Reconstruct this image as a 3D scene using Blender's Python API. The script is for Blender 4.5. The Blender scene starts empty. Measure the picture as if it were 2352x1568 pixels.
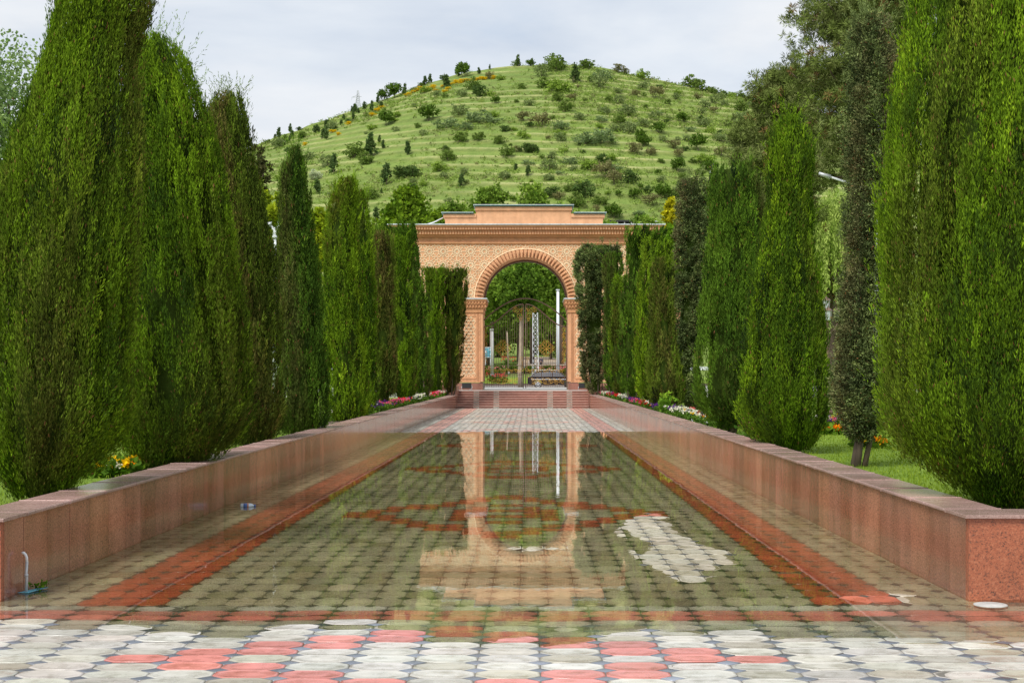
import bpy, math, random
import numpy as np
from mathutils import Vector
R = np.random.default_rng(7)
random.seed(7)
SC = bpy.context.scene
COL = SC.collection
F, CX, CY, H = 3290.0, 1215.0, 865.0, 1.6      # focal length, vanishing point (2352 px wide measure), eye height

def P(x, y, Y):                                  # where the sight line through a measured point meets depth Y
    return Vector(((x - CX) / F * Y, Y, H - (y - CY) / F * Y))

# ------------------------------------------------------------------ helpers
def tag(o, label=None, cat=None, group=None, kind=None):
    if label: o['label'] = label
    if cat: o['category'] = cat
    if group: o['group'] = group
    if kind: o['kind'] = kind
    return o

def empty(name, loc=(0, 0, 0), rz=0, **k):
    o = bpy.data.objects.new(name, None); COL.objects.link(o)
    o.location = loc; o.rotation_euler = (0, 0, rz)
    o.empty_display_size = .2
    return tag(o, **k)

def link(name, me, mat=None, parent=None, loc=None, **k):
    o = bpy.data.objects.new(name, me); COL.objects.link(o)
    if mat is not None and len(me.materials) == 0: me.materials.append(mat)
    if parent is not None: o.parent = parent
    if loc is not None: o.location = loc
    return tag(o, **k)

def npmesh(name, V, Fq, col=None, smooth=False):
    """V (n,3) float, Fq (m,k) int with constant k, col (n,3) linear colours"""
    V = np.asarray(V, dtype=np.float32); Fq = np.asarray(Fq, dtype=np.int32)
    me = bpy.data.meshes.new(name)
    m, k = Fq.shape
    me.vertices.add(len(V)); me.vertices.foreach_set('co', V.ravel())
    me.loops.add(m * k); me.loops.foreach_set('vertex_index', Fq.ravel())
    me.polygons.add(m)
    me.polygons.foreach_set('loop_start', np.arange(0, m * k, k, dtype=np.int32))
    me.polygons.foreach_set('loop_total', np.full(m, k, dtype=np.int32))
    if smooth: me.polygons.foreach_set('use_smooth', np.ones(m, dtype=bool))
    me.update(calc_edges=True)
    if col is not None:
        a = me.color_attributes.new('Col', 'FLOAT_COLOR', 'POINT')
        c = np.ones((len(V), 4), dtype=np.float32); c[:, :3] = col
        a.data.foreach_set('color', c.ravel())
    return me

class MB:
    def __init__(s): s.v = []; s.f = []; s.c = []; s.cur = None; s.sm = []
    def add(s, vs, fs, smooth=False):
        n = len(s.v); s.v += [tuple(p) for p in vs]; s.f += [tuple(i + n for i in f) for f in fs]
        s.sm += [smooth] * len(fs)
        s.c += [s.cur or (1, 1, 1)] * len(vs)
        return s
    def box(s, x0, x1, y0, y1, z0, z1):
        vs = [(x0, y0, z0), (x1, y0, z0), (x1, y1, z0), (x0, y1, z0), (x0, y0, z1), (x1, y0, z1), (x1, y1, z1), (x0, y1, z1)]
        return s.add(vs, [(0, 3, 2, 1), (4, 5, 6, 7), (0, 1, 5, 4), (1, 2, 6, 5), (2, 3, 7, 6), (3, 0, 4, 7)])
    def bar(s, a, b, w, d=None, n=4, up=(0, 0, 1)):
        return s.tube([a, b], [w / 2, w / 2], n)
    def tube(s, pts, rad, n=8, cap=True, smooth=True):
        pts = [Vector(p) for p in pts]
        if not hasattr(rad, '__len__'): rad = [rad] * len(pts)
        vs, fs = [], []
        prev = None
        for i, p in enumerate(pts):
            d = (pts[min(i + 1, len(pts) - 1)] - pts[max(i - 1, 0)])
            if d.length < 1e-9: d = Vector((0, 0, 1))
            d.normalize()
            ref = prev if prev is not None else (Vector((0, 1, 0)) if abs(d.y) < .9 else Vector((1, 0, 0)))
            u = d.cross(ref)
            if u.length < 1e-6: u = d.orthogonal()
            u.normalize(); w = u.cross(d); prev = w
            off = math.pi / 4 if n == 4 else 0
            for k in range(n):
                a = 2 * math.pi * k / n + off
                vs.append(p + (u * math.cos(a) + w * math.sin(a)) * rad[i])
        for i in range(len(pts) - 1):
            for k in range(n):
                k2 = (k + 1) % n
                fs.append((i * n + k, i * n + k2, (i + 1) * n + k2, (i + 1) * n + k))
        if cap:
            fs.append(tuple(range(n - 1, -1, -1))); fs.append(tuple(range((len(pts) - 1) * n, len(pts) * n)))
        return s.add(vs, fs, smooth and n > 4)
    def lathe(s, c, prof, n=16, smooth=True):
        vs, fs = [], []
        for (r, z) in prof:
            for k in range(n):
                a = 2 * math.pi * k / n; vs.append((c[0] + r * math.cos(a), c[1] + r * math.sin(a), c[2] + z))
        for i in range(len(prof) - 1):
            for k in range(n):
                k2 = (k + 1) % n; fs.append((i * n + k, i * n + k2, (i + 1) * n + k2, (i + 1) * n + k))
        fs.append(tuple(range(n - 1, -1, -1))); fs.append(tuple(range((len(prof) - 1) * n, len(prof) * n)))
        return s.add(vs, fs, smooth)
    def prism(s, poly, y0, y1):                   # polygon in x,z pushed along y
        n = len(poly)
        vs = [(p[0], y0, p[1]) for p in poly] + [(p[0], y1, p[1]) for p in poly]
        fs = [tuple(range(n)), tuple(range(2 * n - 1, n - 1, -1))] + [(i, i + n, (i + 1) % n + n, (i + 1) % n) for i in range(n)]
        return s.add(vs, fs)
    def ell(s, c, r, n=10, m=6):
        prof = []
        vs, fs = [], []
        for i in range(m + 1):
            t = math.pi * i / m - math.pi / 2
            for k in range(n):
                a = 2 * math.pi * k / n
                vs.append((c[0] + r[0] * math.cos(t) * math.cos(a), c[1] + r[1] * math.cos(t) * math.sin(a), c[2] + r[2] * math.sin(t)))
        for i in range(m):
            for k in range(n):
                k2 = (k + 1) % n; fs.append((i * n + k, i * n + k2, (i + 1) * n + k2, (i + 1) * n + k))
        return s.add(vs, fs, True)
    def mesh(s, name, colors=False):
        me = bpy.data.meshes.new(name); me.from_pydata(s.v, [], s.f); me.update()
        me.polygons.foreach_set('use_smooth', s.sm)
        if colors:
            a = me.color_attributes.new('Col', 'FLOAT_COLOR', 'POINT')
            c = np.ones((len(s.v), 4), dtype=np.float32); c[:, :3] = np.array(s.c)
            a.data.foreach_set('color', c.ravel())
        return me
    def build(s, name, mat, parent=None, colors=False, bevel=0, **k):
        o = link(name, s.mesh(name, colors), mat, parent, **k)
        if bevel:
            b = o.modifiers.new('bevel', 'BEVEL'); b.width = bevel; b.segments = 2; b.limit_method = 'ANGLE'
        return o

# ------------------------------------------------------------------ materials
class NT:
    def __init__(s, name):
        s.m = bpy.data.materials.new(name); s.m.use_nodes = True
        s.t = s.m.node_tree; s.t.nodes.clear()
        s.out = s.n('ShaderNodeOutputMaterial')
    def n(s, typ, **k):
        nd = s.t.nodes.new(typ)
        for a, v in k.items():
            if a.startswith('i_'):
                key = a[2:]; key = int(key) if key.isdigit() else key.replace('_', ' ')
                if hasattr(v, 'is_output') or isinstance(v, bpy.types.NodeSocket): s.t.links.new(v, nd.inputs[key])
                else: nd.inputs[key].default_value = v
            else: setattr(nd, a, v)
        return nd
    def ln(s, a, b): s.t.links.new(a, b)
    def coords(s, scale=(1, 1, 1)):
        tc = s.n('ShaderNodeTexCoord'); mp = s.n('ShaderNodeMapping'); s.ln(tc.outputs['Object'], mp.inputs['Vector'])
        mp.inputs['Scale'].default_value = scale; return mp.outputs[0]
    def noise(s, scale, detail=4, rough=.6, vec=None, sc=(1, 1, 1)):
        v = vec if vec is not None else s.coords(sc)
        nd = s.n('ShaderNodeTexNoise'); s.ln(v, nd.inputs['Vector'])
        nd.inputs['Scale'].default_value = scale; nd.inputs['Detail'].default_value = detail; nd.inputs['Roughness'].default_value = rough
        return nd.outputs['Fac']
    def ramp(s, fac, stops):
        r = s.n('ShaderNodeValToRGB'); s.ln(fac, r.inputs[0]); e = r.color_ramp.elements
        while len(e) > 1: e.remove(e[-1])
        e[0].position = stops[0][0]; e[0].color = (*stops[0][1], 1)
        for p, c in stops[1:]:
            x = e.new(p); x.color = (*c, 1)
        return r.outputs[0]
    def mix(s, a, b, fac, mode='MIX'):
        m = s.n('ShaderNodeMix'); m.data_type = 'RGBA'; m.blend_type = mode
        for v, i in ((fac, 0), (a, 6), (b, 7)):
            if isinstance(v, bpy.types.NodeSocket): s.ln(v, m.inputs[i])
            elif i == 0: m.inputs[0].default_value = v
            else: m.inputs[i].default_value = (*v, 1)
        return m.outputs[2]
    def attr(s, name='Col'):
        return s.n('ShaderNodeVertexColor', layer_name=name).outputs[0]
    def pbr(s, color, rough=.7, bump=None, bstr=.3, bdist=.01, metal=0, spec=.5, **k):
        b = s.n('ShaderNodeBsdfPrincipled')
        if isinstance(color, bpy.types.NodeSocket): s.ln(color, b.inputs['Base Color'])
        else: b.inputs['Base Color'].default_value = (*color, 1)
        if isinstance(rough, bpy.types.NodeSocket): s.ln(rough, b.inputs['Roughness'])
        else: b.inputs['Roughness'].default_value = rough
        b.inputs['Metallic'].default_value = metal
        b.inputs['Specular IOR Level'].default_value = spec
        if bump is not None:
            bm = s.n('ShaderNodeBump'); bm.inputs['Strength'].default_value = bstr; bm.inputs['Distance'].default_value = bdist
            s.ln(bump, bm.inputs['Height']); s.ln(bm.outputs[0], b.inputs['Normal'])
        s.ln(b.outputs[0], s.out.inputs[0]); s.b = b
        return s.m

def simple(name, c, rough=.6, metal=0, var=.25, scale=6, spec=.5):
    t = NT(name); n = t.noise(scale, 5, .65)
    col = t.ramp(n, [(.3, tuple(x * (1 - var) for x in c)), (.7, tuple(min(1, x * (1 + var)) for x in c))])
    return t.pbr(col, rough, n, .15, .01, metal, spec)

def foliage_mat(name, trans=.25, tint=(1, 1, 1)):
    t = NT(name); a = t.attr()
    n = t.noise(1.3, 3)
    col = t.mix(a, t.mix(a, tint, 1.0, 'MULTIPLY'), n)
    d = t.n('ShaderNodeBsdfDiffuse'); t.ln(col, d.inputs[0])
    tr = t.n('ShaderNodeBsdfTranslucent'); t.ln(col, tr.inputs[0])
    m = t.n('ShaderNodeMixShader'); m.inputs[0].default_value = trans
    t.ln(d.outputs[0], m.inputs[1]); t.ln(tr.outputs[0], m.inputs[2]); t.ln(m.outputs[0], t.out.inputs[0])
    return t.m

M = {}
M['leaf'] = foliage_mat('leaf_green', .3, (1.15, 1.1, .8))
M['needle'] = foliage_mat('needle_green', .12, (1.1, 1.05, .8))
def bark(name, c):
    t = NT(name); n = t.noise(14, 6, .7, sc=(1, 1, .18))
    col = t.ramp(n, [(.3, tuple(x * .45 for x in c)), (.55, c), (.75, tuple(x * 1.5 for x in c))])
    return t.pbr(col, .9, n, .8, .02)
M['bark'] = bark('grey_bark', (.12, .085, .06))
M['palebark'] = bark('pale_bark', (.42, .33, .24))
M['cloth_red'] = simple('red_cloth', (.3, .04, .03), .9)
M['white_metal'] = simple('white_paint', (.75, .78, .8), .4, var=.06)
M['steel'] = simple('galvanised_steel', (.5, .52, .54), .45, .3, .15)
M['black_metal'] = simple('black_iron', (.03, .028, .03), .5, .2)
M['bronze'] = simple('dark_brown_iron', (.17, .105, .075), .5, .1)
M['gold'] = simple('gilded_iron', (.62, .36, .06), .4, .35, .2, 20)
M['glass'] = simple('lantern_glass', (.45, .5, .5), .15)
M['plinth_hidden'] = None

def granite(name, base, dark, light, rough=.2, streak=.5, sc=(3.2, 3.2, .35), slabs=False):
    t = NT(name); v = t.coords()
    n1 = t.noise(62, 3, .7, v); n2 = t.noise(120, 2, .6, v)
    c = t.ramp(n1, [(.37, dark), (.46, base), (.55, base), (.64, light)])
    c = t.mix(c, t.ramp(n2, [(.38, dark), (.5, light)]), .3)
    n3 = t.noise(1.0, 5, .65, sc=sc)
    c = t.mix(c, t.ramp(n3, [(.3, (.5, .43, .38)), (.48, (.9, .87, .84)), (.68, (1.3, 1.26, 1.28))]), streak, 'MULTIPLY')
    n4 = t.noise(.5, 2, .5, v)
    c = t.mix(c, t.ramp(n4, [(.35, (.75, .8, .75)), (.65, (1.2, 1.1, 1.05))]), .6, 'MULTIPLY')
    if slabs: c = t.mix(c, t.attr(), 1.0, 'MULTIPLY')
    r = t.n('ShaderNodeMapRange'); t.ln(n3, r.inputs[0]); r.inputs[3].default_value = rough * .6; r.inputs[4].default_value = rough * 1.8
    return t.pbr(c, r.outputs[0], n1, .05, .002)
M['granite'] = granite('red_granite', (.31, .125, .08), (.07, .04, .032), (.50, .25, .17), .11, .7, (2.2, 2.2, .6), True)
M['granite_end'] = granite('orange_granite', (.38, .105, .05), (.055, .033, .028), (.50, .20, .11), .35, .35, (1, 1, 1))
M['granite_cap'] = granite('pink_granite', (.36, .23, .205), (.2, .12, .10), (.5, .37, .34), .2, .5, (1.1, 1.1, 1.1))
M['granite_step'] = granite('step_granite', (.30, .125, .09), (.10, .05, .045), (.42, .22, .17), .3, .5)
M['granite_edge'] = simple('step_edge', (.55, .34, .28), .4)
M['groove'] = simple('joint', (.07, .035, .03), .8)

def tile_mat():
    t = NT('paver_concrete'); a = t.attr()
    v = t.coords(); n = t.noise(6, 6, .65, v); n2 = t.noise(160, 3, .6, v); n3 = t.noise(1.2, 4, .6, v)
    c = t.mix(a, t.ramp(n, [(.28, (.62, .6, .55)), (.5, (1, 1, 1)), (.75, (1.12, 1.1, 1.08))]), .8, 'MULTIPLY')
    c = t.mix(c, t.ramp(n3, [(.35, (.82, .8, .74)), (.6, (1.05, 1.05, 1.05))]), .7, 'MULTIPLY')
    r = t.n('ShaderNodeMapRange'); t.ln(n, r.inputs[0]); r.inputs[1].default_value = .3; r.inputs[2].default_value = .7
    r.inputs[3].default_value = .16; r.inputs[4].default_value = .42
    return t.pbr(c, r.outputs[0], n2, .25, .0015, spec=.5)
M['tile'] = tile_mat()
M['grout'] = simple('grout', (.17, .155, .13), .9)

def water_mat():
    t = NT('standing_water')
    v = t.coords((1, 1, 1)); n = t.noise(2.2, 2, .5, sc=(1.6, .55, 1)); n2 = t.noise(11, 2, .5, v)
    ad = t.n('ShaderNodeMath', operation='MULTIPLY_ADD'); t.ln(n2, ad.inputs[0]); ad.inputs[1].default_value = .12; t.ln(n, ad.inputs[2])
    bm = t.n('ShaderNodeBump'); bm.inputs['Strength'].default_value = 1; bm.inputs['Distance'].default_value = .00075; t.ln(ad.outputs[0], bm.inputs['Height'])
    fr = t.n('ShaderNodeFresnel'); fr.inputs[0].default_value = 1.40; t.ln(bm.outputs[0], fr.inputs['Normal'])
    tr = t.n('ShaderNodeBsdfTransparent'); tr.inputs[0].default_value = (.86, .86, .77, 1)
    gl = t.n('ShaderNodeBsdfGlossy'); gl.inputs['Roughness'].default_value = .012; t.ln(bm.outputs[0], gl.inputs['Normal'])
    gl.inputs[0].default_value = (.97, .97, .97, 1)
    m = t.n('ShaderNodeMixShader'); t.ln(fr.outputs[0], m.inputs[0]); t.ln(tr.outputs[0], m.inputs[1]); t.ln(gl.outputs[0], m.inputs[2])
    t.ln(m.outputs[0], t.out.inputs[0]); return t.m
M['water'] = water_mat()

def plaster(name, c):
    t = NT(name); v = t.coords(); n = t.noise(3, 6, .65, v); n2 = t.noise(60, 4, .6, v); n3 = t.noise(1.2, 4, .6, sc=(2.5, 2.5, .35))
    col = t.ramp(n, [(.3, tuple(x * .84 for x in c)), (.7, tuple(min(1, x * 1.1) for x in c))])
    col = t.mix(col, t.ramp(n3, [(.32, (.72, .66, .6)), (.52, (1, 1, 1))]), .35, 'MULTIPLY')
    return t.pbr(col, .85, n2, .3, .008)
M['terracotta'] = plaster('terracotta_plaster', (.72, .385, .205))
M['terra_deep'] = plaster('terracotta_deep', (.64, .315, .15))
M['cream'] = plaster('cream_relief', (.96, .72, .47))
M['roofcap'] = simple('pale_zinc', (.6, .66, .68), .4)
M['roofgreen'] = simple('green_zinc', (.05, .16, .13), .5)

def grass_mat(name, c1, c2, c3, sc=1.0):
    t = NT(name); v = t.coords(); n = t.noise(.9 * sc, 6, .7, v); n2 = t.noise(30 * sc, 5, .75, v)
    c = t.ramp(n, [(.3, c1), (.5, c2), (.72, c3)])
    c = t.mix(c, t.ramp(n2, [(.3, (.55, .6, .4)), (.7, (1.35, 1.3, 1.3))]), .7, 'MULTIPLY')
    return t.pbr(c, .9, n2, .8, .03 / sc, spec=.2)
M['lawn'] = grass_mat('lawn_grass', (.11, .19, .02), (.18, .28, .03), (.26, .36, .06))
M['soil'] = simple('garden_soil', (.09, .06, .04), .95)
M['asphalt'] = simple('asphalt', (.06, .06, .065), .8)
M['concrete'] = simple('pale_concrete', (.45, .44, .42), .8)

# ------------------------------------------------------------------ camera, world, sun
cam = bpy.data.cameras.new('camera'); co = bpy.data.objects.new('camera', cam); COL.objects.link(co)
co.location = (0, 0, H); co.rotation_euler = (math.pi / 2, 0, 0)
cam.sensor_width = 36; cam.lens = F / 2352 * 36
cam.shift_x = -(CX - 1176) / 2352; cam.shift_y = (CY - 784) / 2352
cam.clip_end = 5000; cam.clip_start = .1
SC.camera = co
SC.view_settings.view_transform = 'Standard'; SC.view_settings.look = 'None'
SC.view_settings.exposure = .42; SC.view_settings.gamma = 1

w = bpy.data.worlds.new('World'); SC.world = w; w.use_nodes = True
nt = w.node_tree; nt.nodes.clear()
wo = nt.nodes.new('ShaderNodeOutputWorld'); bg = nt.nodes.new('ShaderNodeBackground'); nt.links.new(bg.outputs[0], wo.inputs[0])
sky = nt.nodes.new('ShaderNodeTexSky'); sky.sky_type = 'NISHITA'; sky.sun_disc = False
SUN_EL, SUN_AZ = math.radians(52), math.radians(215)
sky.sun_elevation = SUN_EL; sky.sun_rotation = SUN_AZ
tc = nt.nodes.new('ShaderNodeTexCoord'); mp = nt.nodes.new('ShaderNodeMapping'); nt.links.new(tc.outputs['Generated'], mp.inputs[0])
mp.inputs['Scale'].default_value = (1.0, 1.0, 3.2); mp.inputs['Rotation'].default_value = (0, math.radians(12), 0)
def wnoise(scale, det, rough, dist=0):
    n = nt.nodes.new('ShaderNodeTexNoise'); nt.links.new(mp.outputs[0], n.inputs['Vector'])
    n.inputs['Scale'].default_value = scale; n.inputs['Detail'].default_value = det; n.inputs['Roughness'].default_value = rough; n.inputs['Distortion'].default_value = dist
    return n.outputs['Fac']
n1 = wnoise(3.1, 7, .52, .35); n2 = wnoise(9, 6, .55, .2)
def wramp(fac, stops):
    r = nt.nodes.new('ShaderNodeValToRGB'); nt.links.new(fac, r.inputs[0]); e = r.color_ramp.elements
    e[0].position, e[0].color = stops[0][0], (*stops[0][1], 1); e[1].position, e[1].color = stops[-1][0], (*stops[-1][1], 1)
    for p, c in stops[1:-1]: x = e.new(p); x.color = (*c, 1)
    return r.outputs[0]
def wmix(a, b, fac, mode='MIX'):
    m = nt.nodes.new('ShaderNodeMix'); m.data_type = 'RGBA'; m.blend_type = mode
    for v, i in ((fac, 0), (a, 6), (b, 7)):
        if isinstance(v, bpy.types.NodeSocket): nt.links.new(v, m.inputs[i])
        elif i == 0: m.inputs[0].default_value = v
        else: m.inputs[i].default_value = (*v, 1)
    return m.outputs[2]
cl = wramp(n1, [(.30, (4.5, 5.2, 6.2)), (.40, (5.3, 5.8, 6.5)), (.50, (6.0, 6.4, 6.9)), (.64, (6.95, 7.05, 7.2))])
cl2 = wramp(n2, [(.3, (.92, .93, .95)), (.65, (1.04, 1.03, 1.02))])
cl = wmix(cl, cl2, 1.0, 'MULTIPLY')
mixc = wmix(sky.outputs[0], cl, .93)
nt.links.new(mixc, bg.inputs[0]); bg.inputs[1].default_value = .1

sun = bpy.data.lights.new('sun', 'SUN'); so = bpy.data.objects.new('sun', sun); COL.objects.link(so)
sun.energy = 2.7; sun.angle = math.radians(24); sun.color = (1, .96, .9)
# sky sun_rotation: direction (sin, cos) -> lamp points away from it
sd = Vector((math.sin(SUN_AZ) * math.cos(SUN_EL), math.cos(SUN_AZ) * math.cos(SUN_EL), math.sin(SUN_EL)))
so.rotation_euler = (-sd).to_track_quat('-Z', 'Y').to_euler()

# ------------------------------------------------------------------ terrain
RX = [-900, -400, 0, 300, 480, 590, 640, 700, 760, 820, 860, 900, 960, 1020, 1080, 1180, 1290, 1350, 1400, 1500, 1600, 1700, 1760, 1900, 2100, 2400, 3000, 3600]
RY = [800, 640, 560, 440, 375, 330, 312, 292, 272, 250, 236, 222, 200, 180, 165, 152, 147, 150, 158, 178, 198, 219, 231, 262, 330, 430, 620, 800]
def noise2(x, y, seed=0):
    r = np.random.default_rng(100 + seed); s = 0
    for i in range(6):
        a = r.uniform(0, 6.28); f = r.uniform(.5, 2.2); s = s + np.sin(f * (np.cos(a) * x + np.sin(a) * y) + r.uniform(0, 6.28))
    return s / 6
YC = 620.0
def ground_z(X, Y):
    X = np.asarray(X, float); Y = np.asarray(Y, float)
    b = np.interp(Y, [83, 118, 145, 150, 158, 172, 254, 330], [.45, .45, .5, .9, 1.5, 2.3, 3.4, 8])
    px = X / YC * F + CX
    Rr = (CY - np.interp(px, RX, RY)) / F * YC + H
    Rr = Rr + 1.2 * noise2(X * .05, Y * .02, 1)
    t = np.clip((Y - 330) / (YC - 330), 0, 1)
    z = 8 + (Rr - 8) * t * (1.15 - .15 * t)
    wob = z + 4.5 * noise2(X * .016, Y * .012, 2) + 1.1 * noise2(X * .06, Y * .05, 3)
    f = wob / 4.3; fr = f - np.floor(f)
    st = np.where(fr < .62, fr * .35 / .62, .35 + (fr - .62) * (.65 / .38)) - fr
    amp = np.clip((Y - 345) / 40, 0, 1) * (.75 + .25 * noise2(X * .03, Y * .03, 4))
    z = z + st * 4.3 * amp * .7 + .25 * noise2(X * .25, Y * .25, 5)
    z = np.where(Y > YC, z - ((Y - YC) / 60) ** 2 * 6, z)
    return np.where(Y < 330, b, z), np.where(Y < 330, 1.0, fr)

def build_ground():
    xs = np.concatenate([np.linspace(-700, -150, 30, endpoint=False), np.linspace(-150, 150, 150, endpoint=False), np.linspace(150, 700, 30)])
    ys = np.concatenate([np.array([83, 95, 110, 118, 140, 145, 150, 154, 158, 165, 172]), np.linspace(185, 330, 14, endpoint=False), np.linspace(330, 400, 70, endpoint=False), np.linspace(400, YC, 330), np.array([635, 660, 700, 800])])
    XX, YY = np.meshgrid(xs, ys); Z, fr = ground_z(XX, YY)
    n, m = XX.shape
    V = np.stack([XX, YY, Z], -1).reshape(-1, 3)
    idx = np.arange(n * m).reshape(n, m)
    Fq = np.stack([idx[:-1, :-1], idx[:-1, 1:], idx[1:, 1:], idx[1:, :-1]], -1).reshape(-1, 4)
    lip = (np.exp(-((fr - 1.0) / .10) ** 2) + np.exp(-((fr) / .07) ** 2)) * (YY > 345)
    lip = lip * np.clip(.65 + 1.5 * noise2(XX * .10, YY * .08, 8), 0, 1)
    base = np.array([.235, .325, .075]); straw = np.array([.50, .50, .24]); dark = np.array([.17, .25, .065])
    k = np.clip(.5 + .5 * noise2(XX * .035, YY * .035, 6) + .3 * noise2(XX * .2, YY * .2, 7), 0, 1)[..., None]
    c = dark * (1 - k) + base * k
    ris = np.clip((fr - .62) / .1, 0, 1)[..., None] * (YY > 345)[..., None]
    c = c * (1 - .35 * ris) + np.array([.13, .14, .05]) * .35 * ris
    lip = np.clip(lip, 0, 1)[..., None]; c = c * (1 - .75 * lip) + straw * .75 * lip
    me = npmesh('hill_ground', V, Fq, c.reshape(-1, 3), True)
    t = NT('hill_grass'); a = t.attr(); n_ = t.noise(.35, 8, .75); n2_ = t.noise(2.2, 5, .75)
    col = t.mix(a, t.ramp(n_, [(.3, (.62, .72, .5)), (.5, (1, 1, 1)), (.7, (1.35, 1.2, 1.15))]), .9, 'MULTIPLY')
    col = t.mix(col, t.ramp(n2_, [(.3, (.6, .66, .5)), (.7, (1.4, 1.3, 1.3))]), .6, 'MULTIPLY')
    m_ = t.pbr(col, .95, n2_, .9, .5, spec=.1)
    link('hill', me, m_, kind='structure')
build_ground()

# ------------------------------------------------------------------ pool floor of octagon pavers, with its standing water
SEAM = 10.105
XL0, XL1, XR0, XR1 = -3.79, -3.64, 3.155, 3.07
WY0, WY1 = 10.34, 72.4
def wallx(side, Y):
    t = (Y - WY0) / (WY1 - WY0)
    return (XL0 + (XL1 - XL0) * t) if side < 0 else (XR0 + (XR1 - XR0) * t)
def wallh(side, Y):
    t = (Y - WY0) / (WY1 - WY0)
    return (.585 + .095 * t) if side < 0 else (.61 + .10 * t)
EB = [(-600, 1423), (0, 1423), (130, 1423), (230, 1430), (300, 1440), (400, 1449), (560, 1452), (720, 1430), (860, 1427), (960, 1442), (1020, 1463), (1100, 1467), (1300, 1468), (1350, 1453), (1420, 1448), (1500, 1441), (1600, 1444), (1700, 1440), (1800, 1450), (1950, 1460), (2080, 1461), (2180, 1468), (2352, 1470), (3000, 1470)]
ISL = [(1418, 1192), (1500, 1172), (1532, 1178), (1522, 1192), (1565, 1228), (1685, 1268), (1655, 1308), (1620, 1322), (1560, 1333), (1490, 1302), (1462, 1240)]
def polyd(px, py, poly):
    """signed distance (positive inside) in ground-ish units"""
    inside = np.zeros(px.shape, bool); d = np.full(px.shape, 1e9)
    n = len(poly)
    for i in range(n):
        x0, y0 = poly[i]; x1, y1 = poly[(i + 1) % n]
        c = ((y0 > py) != (y1 > py)) & (px < (x1 - x0) * (py - y0) / (y1 - y0 + 1e-9) + x0); inside ^= c
        ex, ey = x1 - x0, y1 - y0; t = np.clip(((px - x0) * ex + (py - y0) * ey) / (ex * ex + ey * ey + 1e-12), 0, 1)
        d = np.minimum(d, np.hypot(px - x0 - t * ex, py - y0 - t * ey))
    return np.where(inside, d, -d)
def g2(x, y): Yy = H * F / (y - CY); return ((x - CX) / F * Yy, Yy)
ISLW = [g2(*p) for p in ISL]; ISL2 = [g2(*p) for p in [(1150, 1256), (1275, 1252), (1285, 1260), (1170, 1263)]]
ISL3 = [g2(*p) for p in [(1940, 1371), (2070, 1368), (2075, 1380), (1960, 1382)]]; ISL4 = [g2(*p) for p in [(1755, 1352), (1810, 1352), (1815, 1364), (1765, 1364)]]
ebx = np.array([g2(*p)[0] for p in EB]); eby = np.array([g2(*p)[1] for p in EB])
def floor_z(X, Y):
    X = np.asarray(X, float); Y = np.asarray(Y, float)
    zf = np.interp(X, ebx, eby)
    a = np.clip((zf - Y) * .018, -.0115, .0075) + .0022 * noise2(X * 3.1, Y * 3.7, 61) * np.clip((Y - 8.0) * 2, .5, 1)
    yf = 41.3 + .9 * noise2(X * 1.3, X * 0, 20)
    b = np.clip((Y - yf) * .006, -.0125, .009)
    g = np.maximum(a, b)
    for pl, dv in ((ISLW, .024), (ISL2, .016), (ISL3, .03), (ISL4, .03)):
        g = np.maximum(g, np.clip(polyd(X, Y, pl) * dv + .0015 + .0035 * noise2(X * 4.3, Y * 2.3, 71), -.0125, .0065))
    return g - .0012

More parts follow.
